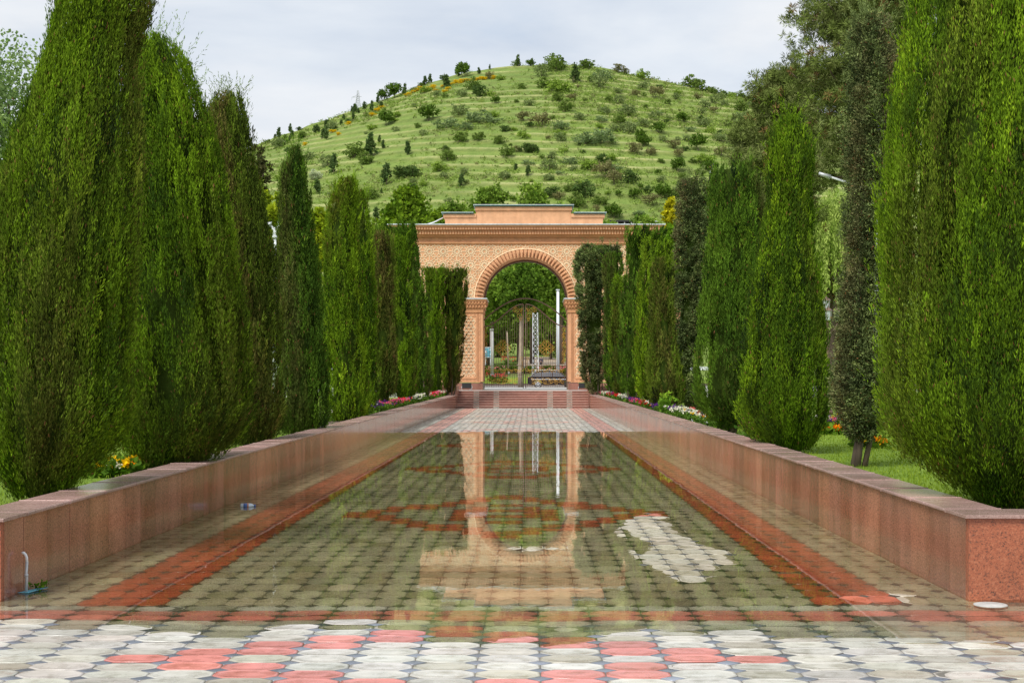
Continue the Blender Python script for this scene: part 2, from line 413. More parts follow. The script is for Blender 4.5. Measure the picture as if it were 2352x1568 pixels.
RED = (.50, .085, .05); GREY = (.60, .58, .53); POOLG = (.49, .44, .335); DARK = (.17, .19, .235); DARKP = (.07, .065, .055)
FRED = {4: [-2], 5: [-3, -2, -1], 6: [-4, -3, -1, 0], 7: [-5, -4, 0, 1], 8: [-6, -5, 1, 2], 9: [-7, -6, 2, 3], 10: [-6, -5, 1], 11: [-5, -4, 0, 1], 12: [-4, -3, -1, 0], 13: [-3, -2, -1], 14: [-2]}
def build_floor():
    tiles = []       # cx, cy, ax, ay(half), dx, dy, colour kind
    PX, PY = .3512, .2098
    for r in range(0, 34):
        y1 = SEAM - PY * r; cy = y1 - PY / 2
        for c in range(-24, 24):
            cx = .062 + PX * (c + .5)
            red = r in (1, 2) or c in FRED.get(r, [])
            tiles.append((cx, cy, PX / 2, PY / 2, .0712, .058, 1 if red else 0, 0))
    centres = [16.9, 25.2, 33.7, 42.2, 50.3, 58.0, 65.6]
    nrow = int((WY1 - SEAM) / PX)
    for r in range(nrow + 1):
        cy = SEAM + PX * (r + .5)
        for c in range(-6, 28):
            cx = -2.588 + PY * (c + .5)
            if cx < wallx(-1, cy) - .1 or cx > wallx(1, cy) + .1: continue
            red = (-3 <= c <= -1) or (22 <= c <= 24)
            kx = (cx + .278) / PY
            if abs(kx) < 10.5:
                for Cz in centres:
                    ky = (cy - Cz) / PX
                    d = abs(kx) / 9.6 + abs(ky) / 7.8
                    if .74 < d < 1.0 or (abs(ky) < 1.3 and abs(kx) < 3.3 and (abs(kx) > 1 or abs(ky) > .5)) or (.40 < d < .52 and abs(kx) < 3): red = True
            tiles.append((cx, cy, PY / 2, PX / 2, .058, .0712, 1 if red else 0, 1))
    T = np.array(tiles); n = len(T)
    cx, cy, ax, ay, dx, dy, red, pool = T.T
    sx = np.stack([-(ax - dx), ax - dx, ax, ax, ax - dx, -(ax - dx), -ax, -ax], 1)
    sy = np.stack([-ay, -ay, -(ay - dy), ay - dy, ay, ay, ay - dy, -(ay - dy)], 1)
    z0 = floor_z(cx, cy) + R.normal(0, .0013, n) + np.where(cy < SEAM, R.normal(0, .0016, n), 0)
    gx = (floor_z(cx + .08, cy) - floor_z(cx - .08, cy)) / .16 + R.normal(0, .006, n)
    gy = (floor_z(cx, cy + .08) - floor_z(cx, cy - .08)) / .16 + R.normal(0, .004, n)
    rings = [(.984, -.006), (.972, -.0008), (.885, 0), (.855, -.0011), (.5, -.0006), (.44, -.0002)]
    Vs = []
    for s, dz in rings:
        px = sx * s; py = sy * s
        if s <= .5: px = px * .95; 
        Vs.append(np.stack([cx[:, None] + px, cy[:, None] + py, z0[:, None] + dz + gx[:, None] * px + gy[:, None] * py], -1))
    V = np.concatenate(Vs, 1)                 # n, 48, 3
    k = V.shape[1]; V = V.reshape(-1, 3)
    Q = []
    for ri in range(len(rings) - 1):
        for e in range(8):
            e2 = (e + 1) % 8; Q.append((ri * 8 + e, ri * 8 + e2, ri * 8 + 8 + e2, ri * 8 + 8 + e))
    L = (len(rings) - 1) * 8
    Q += [(L, L + 1, L + 2, L + 3), (L + 3, L + 4, L + 7, L), (L + 4, L + 5, L + 6, L + 7)]
    Q = np.array(Q); Fq = (Q[None] + (np.arange(n) * k)[:, None, None]).reshape(-1, 4)
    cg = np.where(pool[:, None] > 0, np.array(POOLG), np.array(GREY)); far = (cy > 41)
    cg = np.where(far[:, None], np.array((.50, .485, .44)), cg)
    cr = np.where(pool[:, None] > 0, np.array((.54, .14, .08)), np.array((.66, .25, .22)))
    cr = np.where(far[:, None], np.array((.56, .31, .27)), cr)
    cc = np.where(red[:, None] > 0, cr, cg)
    jit = 1 + R.normal(0, .09, (n, 1)) + R.normal(0, .015, (n, 3))
    cc = cc * jit
    stain = ((R.random(n) < .16) & (red < .5))[:, None]; cc = np.where(stain, cc * np.array((.80, .77, .70)), cc)
    vc = np.repeat(cc[:, None, :], k, 1)
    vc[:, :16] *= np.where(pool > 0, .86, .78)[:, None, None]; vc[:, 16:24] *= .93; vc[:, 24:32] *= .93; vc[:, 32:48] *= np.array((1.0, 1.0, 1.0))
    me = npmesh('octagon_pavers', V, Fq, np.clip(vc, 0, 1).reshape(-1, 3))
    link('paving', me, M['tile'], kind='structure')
    # small diamond setts in one mesh with the joints' bed
    pts = []
    for r in range(0, 34):
        y = SEAM - PY * r
        for c in range(-24, 25): pts.append((.062 + PX * c, y, .0712, .058))
    for r in range(nrow + 1):
        y = SEAM + PX * r
        for c in range(-6, 29):
            x = -2.588 + PY * c
            if wallx(-1, y) + .05 < x < wallx(1, y) - .05: pts.append((x, y, .058, .0712))
    D = np.array(pts); x, y, dx, dy = D.T; n = len(D)
    keep = ~((np.abs(y - SEAM) < .01) & (D[:, 2] > .06))
    D = D[keep]; x, y, dx, dy = D.T; n = len(D)
    z = floor_z(x, y) + R.normal(-.0008, .001, n)
    Vs = []
    for s, dz in ((.95, -.006), (.92, -.001), (.80, 0)):
        Vs.append(np.stack([np.stack([x - dx * s, x, x + dx * s, x], 1), np.stack([y, y - dy * s, y, y + dy * s], 1), np.repeat((z + dz)[:, None], 4, 1)], -1))
    V = np.concatenate(Vs, 1).reshape(-1, 3)
    Q = [(a * 4 + e, a * 4 + (e + 1) % 4, a * 4 + 4 + (e + 1) % 4, a * 4 + 4 + e) for a in (0, 1) for e in range(4)] + [(8, 9, 10, 11)]
    Fq = (np.array(Q)[None] + (np.arange(n) * 12)[:, None, None]).reshape(-1, 4)
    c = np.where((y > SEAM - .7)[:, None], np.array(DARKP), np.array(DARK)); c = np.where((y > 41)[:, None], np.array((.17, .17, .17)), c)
    c = c * (1 + R.normal(0, .18, (n, 1)))
    me = npmesh('diamond_setts', V, Fq, np.repeat(np.clip(c, .01, 1), 12, 0))
    link('paving_setts', me, M['tile'], kind='structure')
    # bed under the joints
    xs = np.linspace(-8.5, 8.5, 120); ys = np.concatenate([np.arange(2.5, 20, .15), np.arange(20, WY1 + .5, .4)])
    XX, YY = np.meshgrid(xs, ys); Z = floor_z(XX, YY) - .0052
    nn, mm = XX.shape; idx = np.arange(nn * mm).reshape(nn, mm)
    Fq = np.stack([idx[:-1, :-1], idx[:-1, 1:], idx[1:, 1:], idx[1:, :-1]], -1).reshape(-1, 4)
    link('paving_bed', npmesh('bed', np.stack([XX, YY, Z], -1).reshape(-1, 3), Fq, None, True), M['grout'], kind='structure')
    xs = np.linspace(-8.4, 8.4, 3); ys = np.linspace(7.0, 50, 3)
    mb = MB(); mb.add([(-8.4, 6, 0), (8.4, 6, 0), (8.4, 44.5, 0), (-8.4, 44.5, 0)], [(0, 1, 2, 3)])
    mb.build('water', M['water'], kind='structure')
    mb = MB(); mb.add([(-60, -60, -.05), (60, -60, -.05), (60, 95, -.05), (-60, 95, -.05)], [(0, 1, 2, 3)])
    mb.build('ground', M['concrete'], kind='structure')
build_floor()

# ------------------------------------------------------------------ granite retaining walls
def retaining(side):
    root = empty('retaining_wall', (wallx(side, WY0), WY0, 0),
                 label=('long red granite retaining wall on the left of the pool, beside the small white pipe' if side < 0 else
                        'long red granite retaining wall on the right of the pool, ending in a bright orange end face'), cat='retaining wall')
    ox, oy = root.location.x, root.location.y
    s = side; BX = 8.6
    # wall face panels
    N = 116; mb = MB(); gr = MB()
    ys = [WY0]; first = True
    while ys[-1] < WY1: ys.append(min(ys[-1] + (.40 if len(ys) == 1 else .536), WY1))
    for i in range(len(ys) - 1):
        a, b = ys[i], ys[i + 1]; g = .0042; jit = random.uniform(-.0012, .0012)
        xa, xb = wallx(s, a) + jit, wallx(s, b) + jit; ha, hb = wallh(s, a) - .028, wallh(s, b) - .028
        q_ = random.gauss(1, .13); mb.cur = (q_ * random.gauss(1, .03), q_, q_ * random.gauss(1, .05))
        k = s * .10
        vs = [(xa, a + g, -.08), (xb, b - g, -.08), (xb, b - g, hb), (xa, a + g, ha), (xa + k, a + g, -.08), (xb + k, b - g, -.08), (xb + k, b - g, hb), (xa + k, a + g, ha)]
        fs = [(0, 1, 2, 3), (4, 7, 6, 5), (0, 3, 7, 4), (1, 5, 6, 2), (3, 2, 6, 7), (0, 4, 5, 1)]
        vs = [(x - ox, y - oy, z) for x, y, z in vs]; mb.add(vs, fs)
    mb.build('facing_slab', M['granite'], root, colors=True)
    # core behind joints and body
    xa, xb = wallx(s, WY0) + s * .03, wallx(s, WY1) + s * .03
    ha, hb = wallh(s, WY0) - .03, wallh(s, WY1) - .03
    c = MB(); k = s * .34
    vs = [(xa, WY0 + .06, -.08), (xb, WY1, -.08), (xb, WY1, hb), (xa, WY0 + .06, ha), (xa + k, WY0 + .06, -.08), (xb + k, WY1, -.08), (xb + k, WY1, hb), (xa + k, WY0 + .06, ha)]
    c.add([(x - ox, y - oy, z) for x, y, z in vs], [(0, 1, 2, 3), (4, 7, 6, 5), (0, 3, 7, 4), (1, 5, 6, 2), (3, 2, 6, 7), (0, 4, 5, 1)])
    c.build('joint_core', M['groove'], root)
    # end wall turning away along the plaza
    e = MB(); x = wallx(s, WY0); h = wallh(s, WY0) - .028; xx = x; gap = .003
    while abs(xx) < BX:
        nx = xx + s * .62; a, b = sorted((xx + s * gap, nx - s * gap)); e.box(a - ox, b - ox, -.055, .05, -.08, h); xx = nx
    e.build('end_slab', M['granite_end'], root)
    e = MB(); a, b = sorted((x + s * .11, s * BX)); e.box(a - ox, b - ox, .0505, .38, -.08, h - .004); e.build('end_core', M['groove'], root)
    # cap stones with a rounded front arris and tiny joints
    cp = MB(); yy = WY0 - .085; W = .415; L = .98; i = 0
    y = WY0 - .085 + .5
    def capbox(p0, p1, za, zb):
        pass
    while y < WY1:
        y2 = min(y + L, WY1); xa = wallx(s, y) - s * .028; xb = wallx(s, y2) - s * .028; za, zb = wallh(s, y), wallh(s, y2); g = .0025
        dz = random.uniform(-.0012, .0012)
        pr = [(0, -.026), (-.008 * 0, -.006), (.006, 0), (W, 0), (W, -.026)]
        vs = [(xa + s * q, y + g, za + zq + dz) for q, zq in pr] + [(xb + s * q, y2 - g, zb + zq + dz) for q, zq in pr]
        n = 5
        fs = [(i_, (i_ + 1) % n, (i_ + 1) % n + n, i_ + n) for i_ in range(n)] + [tuple(range(n)), tuple(range(2 * n - 1, n - 1, -1))]
        cp.add([(p - ox, q - oy, r) for p, q, r in vs], fs); y = y2
    # corner and the return along the front
    y0c = WY0 - .085; y1c = y0c + .5; za = wallh(s, WY0)
    def prismbox(x0, x1, ya, yb, z):
        x0, x1 = sorted((x0, x1)); cp.box(x0 - ox, x1 - ox, ya - oy, yb - oy, z - .026, z)
    xx = wallx(s, WY0) - s * .028
    first = True
    while abs(xx) < BX:
        nx = xx + s * (.90); prismbox(xx, nx - s * .003, y0c, y1c - .002, za + random.uniform(-.001, .001)); xx = nx
    cp.build('cap_stone', M['granite_cap'], root, bevel=.006)
    return root
retaining(-1); retaining(1)

# lawns behind the walls
def lawn(side):
    xs = [wallx(side, WY0) + side * .38, wallx(side, WY0) + side * 1.0, side * 8, side * 20, side * 60]
    xs = np.array([s for s in xs]); ys = np.linspace(WY0 + .3, 84, 60)
    XX, YY = np.meshgrid(xs, ys); XX[:, 0] = [wallx(side, y) + side * .38 for y in ys]
    Z = .45 + .0 * XX + .03 * noise2(XX * .3, YY * .3, 30) + np.clip(np.abs(XX) - 12, 0, 60) * .01 + np.clip((YY - 40) / 40, 0, 1) * .05
    n, m = XX.shape; idx = np.arange(n * m).reshape(n, m)
    Fq = np.stack([idx[:-1, :-1], idx[:-1, 1:], idx[1:, 1:], idx[1:, :-1]], -1).reshape(-1, 4)
    if side < 0: Fq = Fq[:, ::-1]
    link('lawn', npmesh('lawn', np.stack([XX, YY, Z], -1).reshape(-1, 3), Fq, None, True), M['lawn'], kind='structure')
    # soil strip under the trees
    mb = MB(); a, b = sorted((wallx(side, 40) + side * .40, wallx(side, 40) + side * 1.25))
    mb.add([(a, 33, .49), (b, 33, .49), (b, 73, .53), (a, 73, .53)], [(0, 1, 2, 3)])
    mb.build('flower_bed_soil', M['soil'], kind='structure')
lawn(-1); lawn(1)
# ------------------------------------------------------------------ foliage generators
def unit(v): return v / (np.linalg.norm(v, axis=-1, keepdims=True) + 1e-9)

def blades(base, dirs, length, width, col, rng, tipcol=1.15):
    """kite-shaped blade per row; returns V, F, C"""
    n = len(base); rnd = rng.normal(size=(n, 3)); side = unit(np.cross(dirs, rnd)) * width[:, None]
    mid = base + dirs * (length * .55)[:, None]; tip = base + dirs * length[:, None]
    V = np.stack([base, mid + side, tip, mid - side], 1)
    C = np.repeat(col[:, None], 4, 1); C[:, 2] *= tipcol; C[:, 0] *= .9
    Fq = np.arange(n * 4).reshape(n, 4)
    return V.reshape(-1, 3), Fq, C.reshape(-1, 3)

class Acc:
    def __init__(s): s.V = []; s.F = []; s.C = []; s.n = 0
    def add(s, V, Fq, C):
        s.V.append(V); s.F.append(Fq + s.n); s.C.append(C); s.n += len(V)
    def mesh(s, name): return npmesh(name, np.concatenate(s.V), np.concatenate(s.F), np.clip(np.concatenate(s.C), 0, 1))

PAL = {   # bright, mid, dull (olive/brown)
 'green': ((.118, .210, .012), (.055, .112, .010), (.088, .105, .022)),
 'deep':  ((.085, .165, .018), (.045, .095, .014), (.08, .09, .028)),
 'lime':  ((.140, .235, .014), (.070, .140, .010), (.11, .13, .02)),
 'olive': ((.100, .155, .018), (.055, .085, .014), (.12, .105, .035)),
 'grey':  ((.15, .20, .075), (.065, .095, .04), (.145, .14, .07)),
}
def cypress(label, outline, pal='green', style='plume', yb=None, base_y=None, gap=0, trunk=None, zover=None, lump=1.0, dull=.35, seed=0, group='clipped cypresses along the pool'):
    rng = np.random.default_rng(seed + 50)
    o = np.array(outline, float); y, xl, xr = o.T
    yb = yb or y.max(); hw = ((xr - xl) / 2).max()
    Zf = (H - .5) * F / (yb - CY) if zover is None else zover
    Zc = Zf / (1 - hw / F)
    if zover is None:
        mid = np.median((xl + xr) / 2) - CX; Zc = min(Zc, (4.62 if mid < 0 else 3.98) * F / abs(mid), 71.6)
    ppm = F / Zc
    zz = H + (CY - y) / ppm; cxx = ((xl + xr) / 2 - CX) / ppm; rr = (xr - xl) / 2 / ppm
    od = np.argsort(zz); zz, cxx, rr = zz[od], cxx[od], rr[od]
    gz = .47; zb = max(zz[0], gz + .02)
    X0 = np.interp(zz[0] + .3, zz, cxx)
    root = empty('cypress_tree', (X0, Zc, gz), label=label, cat='tree', group=group)
    S = .54 * max(1.0, (Zc / 13.5)) ** .72
    def rad(th, z):
        r = np.interp(z, zz, rr)
        n = .055 * noise2(th * 0 + np.cos(th) * 2.4 + z * .15, np.sin(th) * 2.4 + z * .5, seed + 1) + .05 * noise2(np.cos(th) * 6 + seed, np.sin(th) * 6 + z * .8, seed + 2) + .03 * noise2(np.cos(th) * 13, np.sin(th) * 13 + z * 2.5, seed + 3)
        amp = 1.7 if style == 'clump' else 1.0
        return r * (1 + amp * lump * n) * .97
    # area weights
    zg = np.linspace(zz[0], zz[-1], 400); wgt = np.interp(zg, zz, rr) + .08
    cdf = np.cumsum(wgt); cdf /= cdf[-1]
    area = float(((wgt[1:]+wgt[:-1])*.5*np.diff(zg)).sum()) * 2 * math.pi
    lean = .07
    ns = 38
    sa = .00125 * S * S * (1.3 if style == 'clump' else 1)
    NP = int(area * .72 * 6.0 / sa / ns * (1.7 if style == 'clump' else 1))
    NP = min(NP, 10500 if Zc < 16 else 6500)
    NTF = max(40, NP // (5 if style == 'clump' else 8 if Zc < 20 else 4))
    zt_ = np.interp(rng.random(NTF), cdf, zg)
    tt_ = np.where(rng.random(NTF) < .72, rng.uniform(-math.pi, 0, NTF), rng.uniform(0, math.pi, NTF))
    ti = rng.integers(0, NTF, NP); tk = rng.normal(0, 1, NTF); tdp = np.clip(rng.normal(0, .034, NTF), -.09, .05)
    rl = np.maximum(np.interp(zt_, zz, rr), .12)
    wide = 1.9 if style == 'clump' else 1.0
    z0 = zt_[ti] + rng.uniform(-.22, .22, NP) / wide ** .5; th = tt_[ti] + rng.normal(0, .045, NP) * wide * (S / .54) ** .35 / rl[ti]
    z0 = np.clip(z0, zz[0], zz[-1])
    dep = 1 + tdp[ti] - np.abs(rng.normal(0, .035, NP)); dep = np.where(rng.random(NP) < .25, dep - rng.uniform(.03, .16, NP), dep)
    hole = noise2(np.cos(th) * 12 + z0 * .5, np.sin(th) * 12 + z0 * 1.3, seed + 9); dep = dep - np.clip(hole - .14, 0, 1) * (.18 if style == 'clump' else .34 if Zc < 20 else .2)
    Lp = rng.uniform(.20, .42, NP) * (S / .54) ** .3
    if style == 'clump': Lp *= .55
    z0 = np.clip(np.minimum(z0 - Lp * .45, zz[-1] - Lp * .85), zb, None)
    rb = np.maximum(rad(th, z0) - (.075 if style == 'clump' else .018), .01) * dep
    cx0 = np.interp(z0, zz, cxx)
    B = np.stack([cx0 + np.cos(th) * rb, Zc + np.sin(th) * rb, z0], 1)
    out = np.stack([np.cos(th), np.sin(th), np.zeros(NP)], 1)
    # slope of the profile so plumes follow the silhouette
    dr = (np.interp(z0 + .3, zz, rr) - np.interp(z0 - .3, zz, rr)) / .6
    dc = (np.interp(z0 + .3, zz, cxx) - np.interp(z0 - .3, zz, cxx)) / .6
    dr = np.clip(dr, -2.2, 2.2)
    if style == 'clump':
        ax = unit(np.array([0, 0, 1.]) * .7 + out * 1.0 + rng.normal(0, .3, (NP, 3)))
    else:
        ax = np.array([0, 0, 1.]) + out * (np.clip(dr, -2.2, .35)[:, None] + lean) + np.stack([dc, dc * 0, dc * 0], 1) + rng.normal(0, .10, (NP, 3))
        ax = unit(ax)
    # colours
    b, m, d = [np.array(c) for c in PAL[pal]]
    k1 = np.clip(.5 + .9 * noise2(np.cos(th) * 3.2 + z0 * .25, np.sin(th) * 3.2 + z0 * .5, seed + 5) + .38 * tk[ti] + rng.normal(0, .12, NP), 0, 1)[:, None]
    k2 = np.clip(1.6 * noise2(np.cos(th) * 2.2 + 5, np.sin(th) * 2.2 + z0 * .55, seed + 6) + rng.normal(0, .2, NP) - .25 + dull * .8, 0, 1)[:, None]
    pc = m * (1 - k1) + b * k1; pc = pc * (1 - k2) + d * k2
    pc = pc * (1.05 + .24 * tk[ti][:, None] + rng.normal(0, .10, (NP, 1)))
    lite = (rng.random(NTF) < .07)[ti][:, None]; pc = np.where(lite, pc * np.array((1.5, 1.35, 1.3)), pc)
    pc = np.clip(pc, .012, 1)
    acc = Acc()
    t = rng.random((NP, ns)) ** .85
    lat = rng.normal(0, 1, (NP, ns, 3)) * (.030 * (S / .54) ** .4 * (1 - t * .8))[..., None]
    if style == 'clump': lat *= 1.7
    base = B[:, None] + ax[:, None] * (t * Lp[:, None])[..., None] + lat
    dirs = unit(ax[:, None] + rng.normal(0, .21 if style != 'clump' else .75, (NP, ns, 3)) + out[:, None] * .10)
    ln = rng.uniform(.05, .10, (NP, ns)) * S; wd = rng.uniform(.0055, .0105, (NP, ns)) * S
    if style == 'clump': ln *= .75; wd *= 1.35
    col = np.repeat(pc[:, None], ns, 1) * (1 + rng.normal(0, .16, (NP, ns, 1)))
    dead = rng.random((NP, ns)) < (.012 if pal != 'grey' else .02)
    col[dead] = np.array((.20, .10, .05))
    acc.add(*blades(base.reshape(-1, 3), dirs.reshape(-1, 3), ln.ravel(), wd.ravel(), col.reshape(-1, 3), rng))
    # wispy leader shoots that break the silhouette
    NW = 170 if Zc < 25 else 80
    zt = rng.choice(zg, NW, p=(wgt / wgt.sum())); zt = np.where(rng.random(NW) < .35, zz[-1] - rng.random(NW) ** 2 * .8, zt); zt = np.clip(zt, zb, None)
    tw = rng.uniform(-math.pi, math.pi, NW); rw = rad(tw, zt) * .97
    Bw = np.stack([np.interp(zt, zz, cxx) + np.cos(tw) * rw, Zc + np.sin(tw) * rw, zt], 1)
    ow = np.stack([np.cos(tw), np.sin(tw), np.zeros(NW)], 1)
    aw = unit(np.array([0, 0, 1.]) * .9 + ow * rng.uniform(.1, .7, (NW, 1)) + rng.normal(0, .15, (NW, 3)))
    nw = 16; tt = np.linspace(0, 1, nw)[None] * np.ones((NW, 1)); Lw = rng.uniform(.16, .46, NW)
    bw = Bw[:, None] + aw[:, None] * (tt * Lw[:, None])[..., None] + rng.normal(0, .006 * S, (NW, nw, 3))
    dw = unit(aw[:, None] + rng.normal(0, .42, (NW, nw, 3)))
    cw = np.repeat((b * rng.uniform(.85, 1.5, (NW, 1)))[:, None], nw, 1)
    acc.add(*blades(bw.reshape(-1, 3), dw.reshape(-1, 3), (rng.uniform(.05, .09, (NW, nw)) * S ** .8).ravel(), (rng.uniform(.005, .008, (NW, nw)) * S).ravel(), cw.reshape(-1, 3), rng))
    # inner core, coloured darker than the leaves so gaps read as shade
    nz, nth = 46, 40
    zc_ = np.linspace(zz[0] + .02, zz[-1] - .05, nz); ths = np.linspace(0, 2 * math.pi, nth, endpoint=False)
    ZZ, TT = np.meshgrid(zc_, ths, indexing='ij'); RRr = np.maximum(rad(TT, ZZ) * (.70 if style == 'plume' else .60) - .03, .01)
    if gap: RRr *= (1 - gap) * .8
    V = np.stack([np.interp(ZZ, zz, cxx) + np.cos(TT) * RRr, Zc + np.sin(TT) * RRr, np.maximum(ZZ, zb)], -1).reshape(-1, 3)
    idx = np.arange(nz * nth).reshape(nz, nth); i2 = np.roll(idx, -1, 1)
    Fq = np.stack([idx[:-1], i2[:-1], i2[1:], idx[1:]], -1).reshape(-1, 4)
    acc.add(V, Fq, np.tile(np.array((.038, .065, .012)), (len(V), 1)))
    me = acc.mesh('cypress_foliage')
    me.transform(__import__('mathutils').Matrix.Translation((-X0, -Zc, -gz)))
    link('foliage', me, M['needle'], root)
    # trunk and stems
    mb = MB(); top = zz[-1] * .85
    tr = trunk or .05 + .03 * (ppm < 200) 
    x1 = np.interp(top * .6, zz, cxx) - X0
    if trunk:
        bx = trunk_pts.get(label, [])
        mb.tube([(p[0] - X0, p[1] - Zc, p[2] - gz) for p in bx], [trunk * f for f in np.linspace(1, .45, len(bx))], 10)
        mb.tube([(bx[0][0] - X0 + .12, bx[0][1] - Zc, -.03), (bx[0][0] - X0 + .2, 0, .35), (bx[0][0] - X0 + .32, 0, .75)], [trunk * .55, trunk * .5, trunk * .3], 8)
    else:
        for k in range(5):
            a = k * 1.26; r0 = .05; r1 = min(rr.max() * .5, .45)
            mb.tube([(math.cos(a) * r0, math.sin(a) * r0, -.06), (math.cos(a) * r0 * 2.4, math.sin(a) * r0 * 2.4, .12), (math.cos(a) * r1 * .7, math.sin(a) * r1 * .7, .45), (math.cos(a) * r1 * .8 + x1 * .3, math.sin(a) * r1 * .8, 1.4)], [.055, .042, .032, .015], 7)
    mb.build('trunk', M['bark'], root)
    return root, Zc
trunk_pts = {}

# left row
cypress('tall twin-topped cypress at the far left edge, the biggest on that side',
        [(-70, 190, 320), (0, 125, 334), (60, 120, 345), (110, 105, 320), (160, 90, 312), (250, 58, 318), (400, 5, 322), (600, -25, 312), (800, -42, 300), (1000, -38, 284), (1080, -15, 232), (1130, 15, 165), (1156, 60, 120)], 'green', seed=1, yb=1156, dull=.33)
cypress('broad pointed cypress second from the left end of the left row',
        [(90, 330, 368), (125, 305, 420), (200, 285, 458), (300, 270, 498), (400, 262, 520), (500, 258, 540), (600, 256, 553), (800, 254, 577), (900, 255, 580), (1000, 266, 568), (1050, 288, 520), (1086, 325, 440)], 'green', seed=2, yb=1084, dull=.15)
cypress('dark wispy cypress with thin bare shoots at its tip, third in the left row',
        [(222, 515, 548), (262, 470, 562), (320, 460, 578), (400, 465, 594), (500, 470, 614), (600, 480, 637), (700, 490, 643), (850, 495, 646), (950, 500, 646), (1000, 515, 640), (1026, 545, 615)], 'olive', seed=3, yb=1010, dull=.3)
cypress('slim dark cypress with a narrow pointed top right of the white street lamp',
        [(342, 678, 688), (385, 655, 702), (430, 640, 708), (500, 640, 716), (600, 637, 731), (700, 640, 741), (850, 642, 750), (930, 636, 754), (985, 638, 750), (1010, 655, 735)], 'deep', seed=4, yb=998, dull=.35)
cypress('bright green cypress with a rounded pointed top, fifth in the left row',
        [(412, 792, 812), (440, 765, 820), (490, 750, 822), (560, 746, 820), (650, 742, 826), (800, 745, 838), (900, 748, 844), (955, 750, 842), (982, 765, 825)], 'lime', seed=5, yb=964, dull=.1)
cypress('narrow cypress tucked just behind the bright green one in the left row',
        [(448, 822, 836), (490, 806, 846), (600, 802, 858), (700, 808, 862), (850, 810, 862), (930, 812, 860), (955, 822, 855)], 'green', seed=6, yb=949, dull=.35)
cypress('flat-topped yellowish cypress seventh in the left row',
        [(540, 862, 897), (556, 852, 903), (650, 852, 905), (800, 850, 908), (880, 852, 908), (918, 858, 900), (936, 868, 888)], 'olive', seed=7, yb=937, dull=.4)
cypress('clipped flat-topped cypress with a pale rim beside the taller dark one',
        [(550, 890, 932), (570, 886, 940), (650, 888, 946), (750, 892, 954), (880, 896, 960), (912, 902, 954), (926, 915, 940)], 'green', seed=8, yb=928, dull=.3)
cypress('tall dark cypress with an overhanging brushy top against the left end of the gate',
        [(520, 880, 952), (540, 872, 957), (560, 900, 958), (600, 925, 962), (680, 938, 975), (800, 945, 986), (880, 950, 989), (908, 958, 984), (918, 966, 978)], 'deep', seed=9, yb=919, dull=.2)
cypress('short flat-topped cypress second from the gate on the left',
        [(622, 972, 1012), (640, 968, 1019), (700, 970, 1020), (800, 978, 1022), (870, 980, 1023), (900, 988, 1014), (909, 995, 1008)], 'green', seed=10, yb=910, dull=.3)
cypress('short dark clipped cypress next to the left gate pier',
        [(622, 1014, 1068), (640, 1012, 1074), (720, 1014, 1069), (800, 1015, 1064), (860, 1017, 1060), (888, 1022, 1048), (902, 1027, 1038)], 'olive', seed=11, yb=903, dull=.5)
# right row
cypress('dark blocky cypress leaning over the right gate pier',
        [(562, 1350, 1420), (582, 1328, 1424), (610, 1320, 1418), (650, 1328, 1400), (750, 1334, 1393), (850, 1338, 1392), (878, 1345, 1390), (899, 1358, 1384)], 'grey', 'clump', seed=12, yb=899, dull=.25)
cypress('thin cypress second from the gate on the right',
        [(588, 1392, 1424), (620, 1384, 1430), (680, 1388, 1424), (750, 1390, 1422), (850, 1388, 1422), (882, 1392, 1418), (904, 1402, 1412)], 'deep', seed=13, yb=905, dull=.2)
cypress('slim cypress squeezed between two taller ones on the right, third from the gate',
        [(640, 1418, 1434), (690, 1404, 1438), (750, 1400, 1438), (850, 1400, 1440), (888, 1406, 1438), (910, 1416, 1430)], 'green', seed=14, yb=911, dull=.25)
cypress('cypress with a wide brushy hat-like top near the right end of the gate',
        [(528, 1450, 1510), (545, 1430, 1524), (562, 1432, 1512), (585, 1440, 1480), (700, 1428, 1480), (800, 1426, 1480), (880, 1430, 1476), (912, 1442, 1470), (924, 1450, 1462)], 'deep', seed=15, yb=925, dull=.1)
cypress('light green flat-topped cypress fifth from the gate on the right',
        [(560, 1486, 1528), (575, 1474, 1538), (640, 1470, 1540), (700, 1464, 1536), (800, 1459, 1528), (880, 1463, 1526), (918, 1472, 1522), (937, 1490, 1510)], 'lime', seed=16, yb=938, dull=.3)
cypress('round-shouldered cypress immediately left of the dark grey-green tree on the right',
        [(600, 1508, 1538), (625, 1498, 1545), (700, 1494, 1546), (780, 1490, 1550), (860, 1487, 1566), (915, 1492, 1572), (940, 1505, 1565), (951, 1520, 1550)], 'olive', seed=17, yb=951, dull=.25)
L7 = 'dark grey-green shaggy cypress with a bare trunk, beside the red cloth on the right'
Z7 = (H - .45) * F / (948 - CY) 
trunk_pts[L7] = [((1581 - CX) / F * Z7, Z7, .42), ((1582 - CX) / F * Z7, Z7, .75), ((1577 - CX) / F * Z7, Z7, 1.6), ((1582 - CX) / F * Z7, Z7, 4.5)]
cypress(L7, [(404, 1582, 1606), (440, 1564, 1622), (550, 1556, 1624), (650, 1553, 1616), (750, 1545, 1610), (850, 1536, 1600), (880, 1534, 1600), (905, 1540, 1598), (926, 1562, 1592)], 'grey', 'clump', seed=18, yb=948, zover=Z7 - .9, trunk=.16, dull=.3)
cypress('wide bright cypress with a bird on its brushy top, third from the right end',
        [(385, 1650, 1715), (402, 1634, 1735), (440, 1628, 1742), (500, 1628, 1748), (600, 1620, 1748), (700, 1608, 1748), (850, 1598, 1760), (920, 1600, 1745), (960, 1618, 1735), (984, 1655, 1715)], 'deep', seed=19, yb=986, dull=.05)
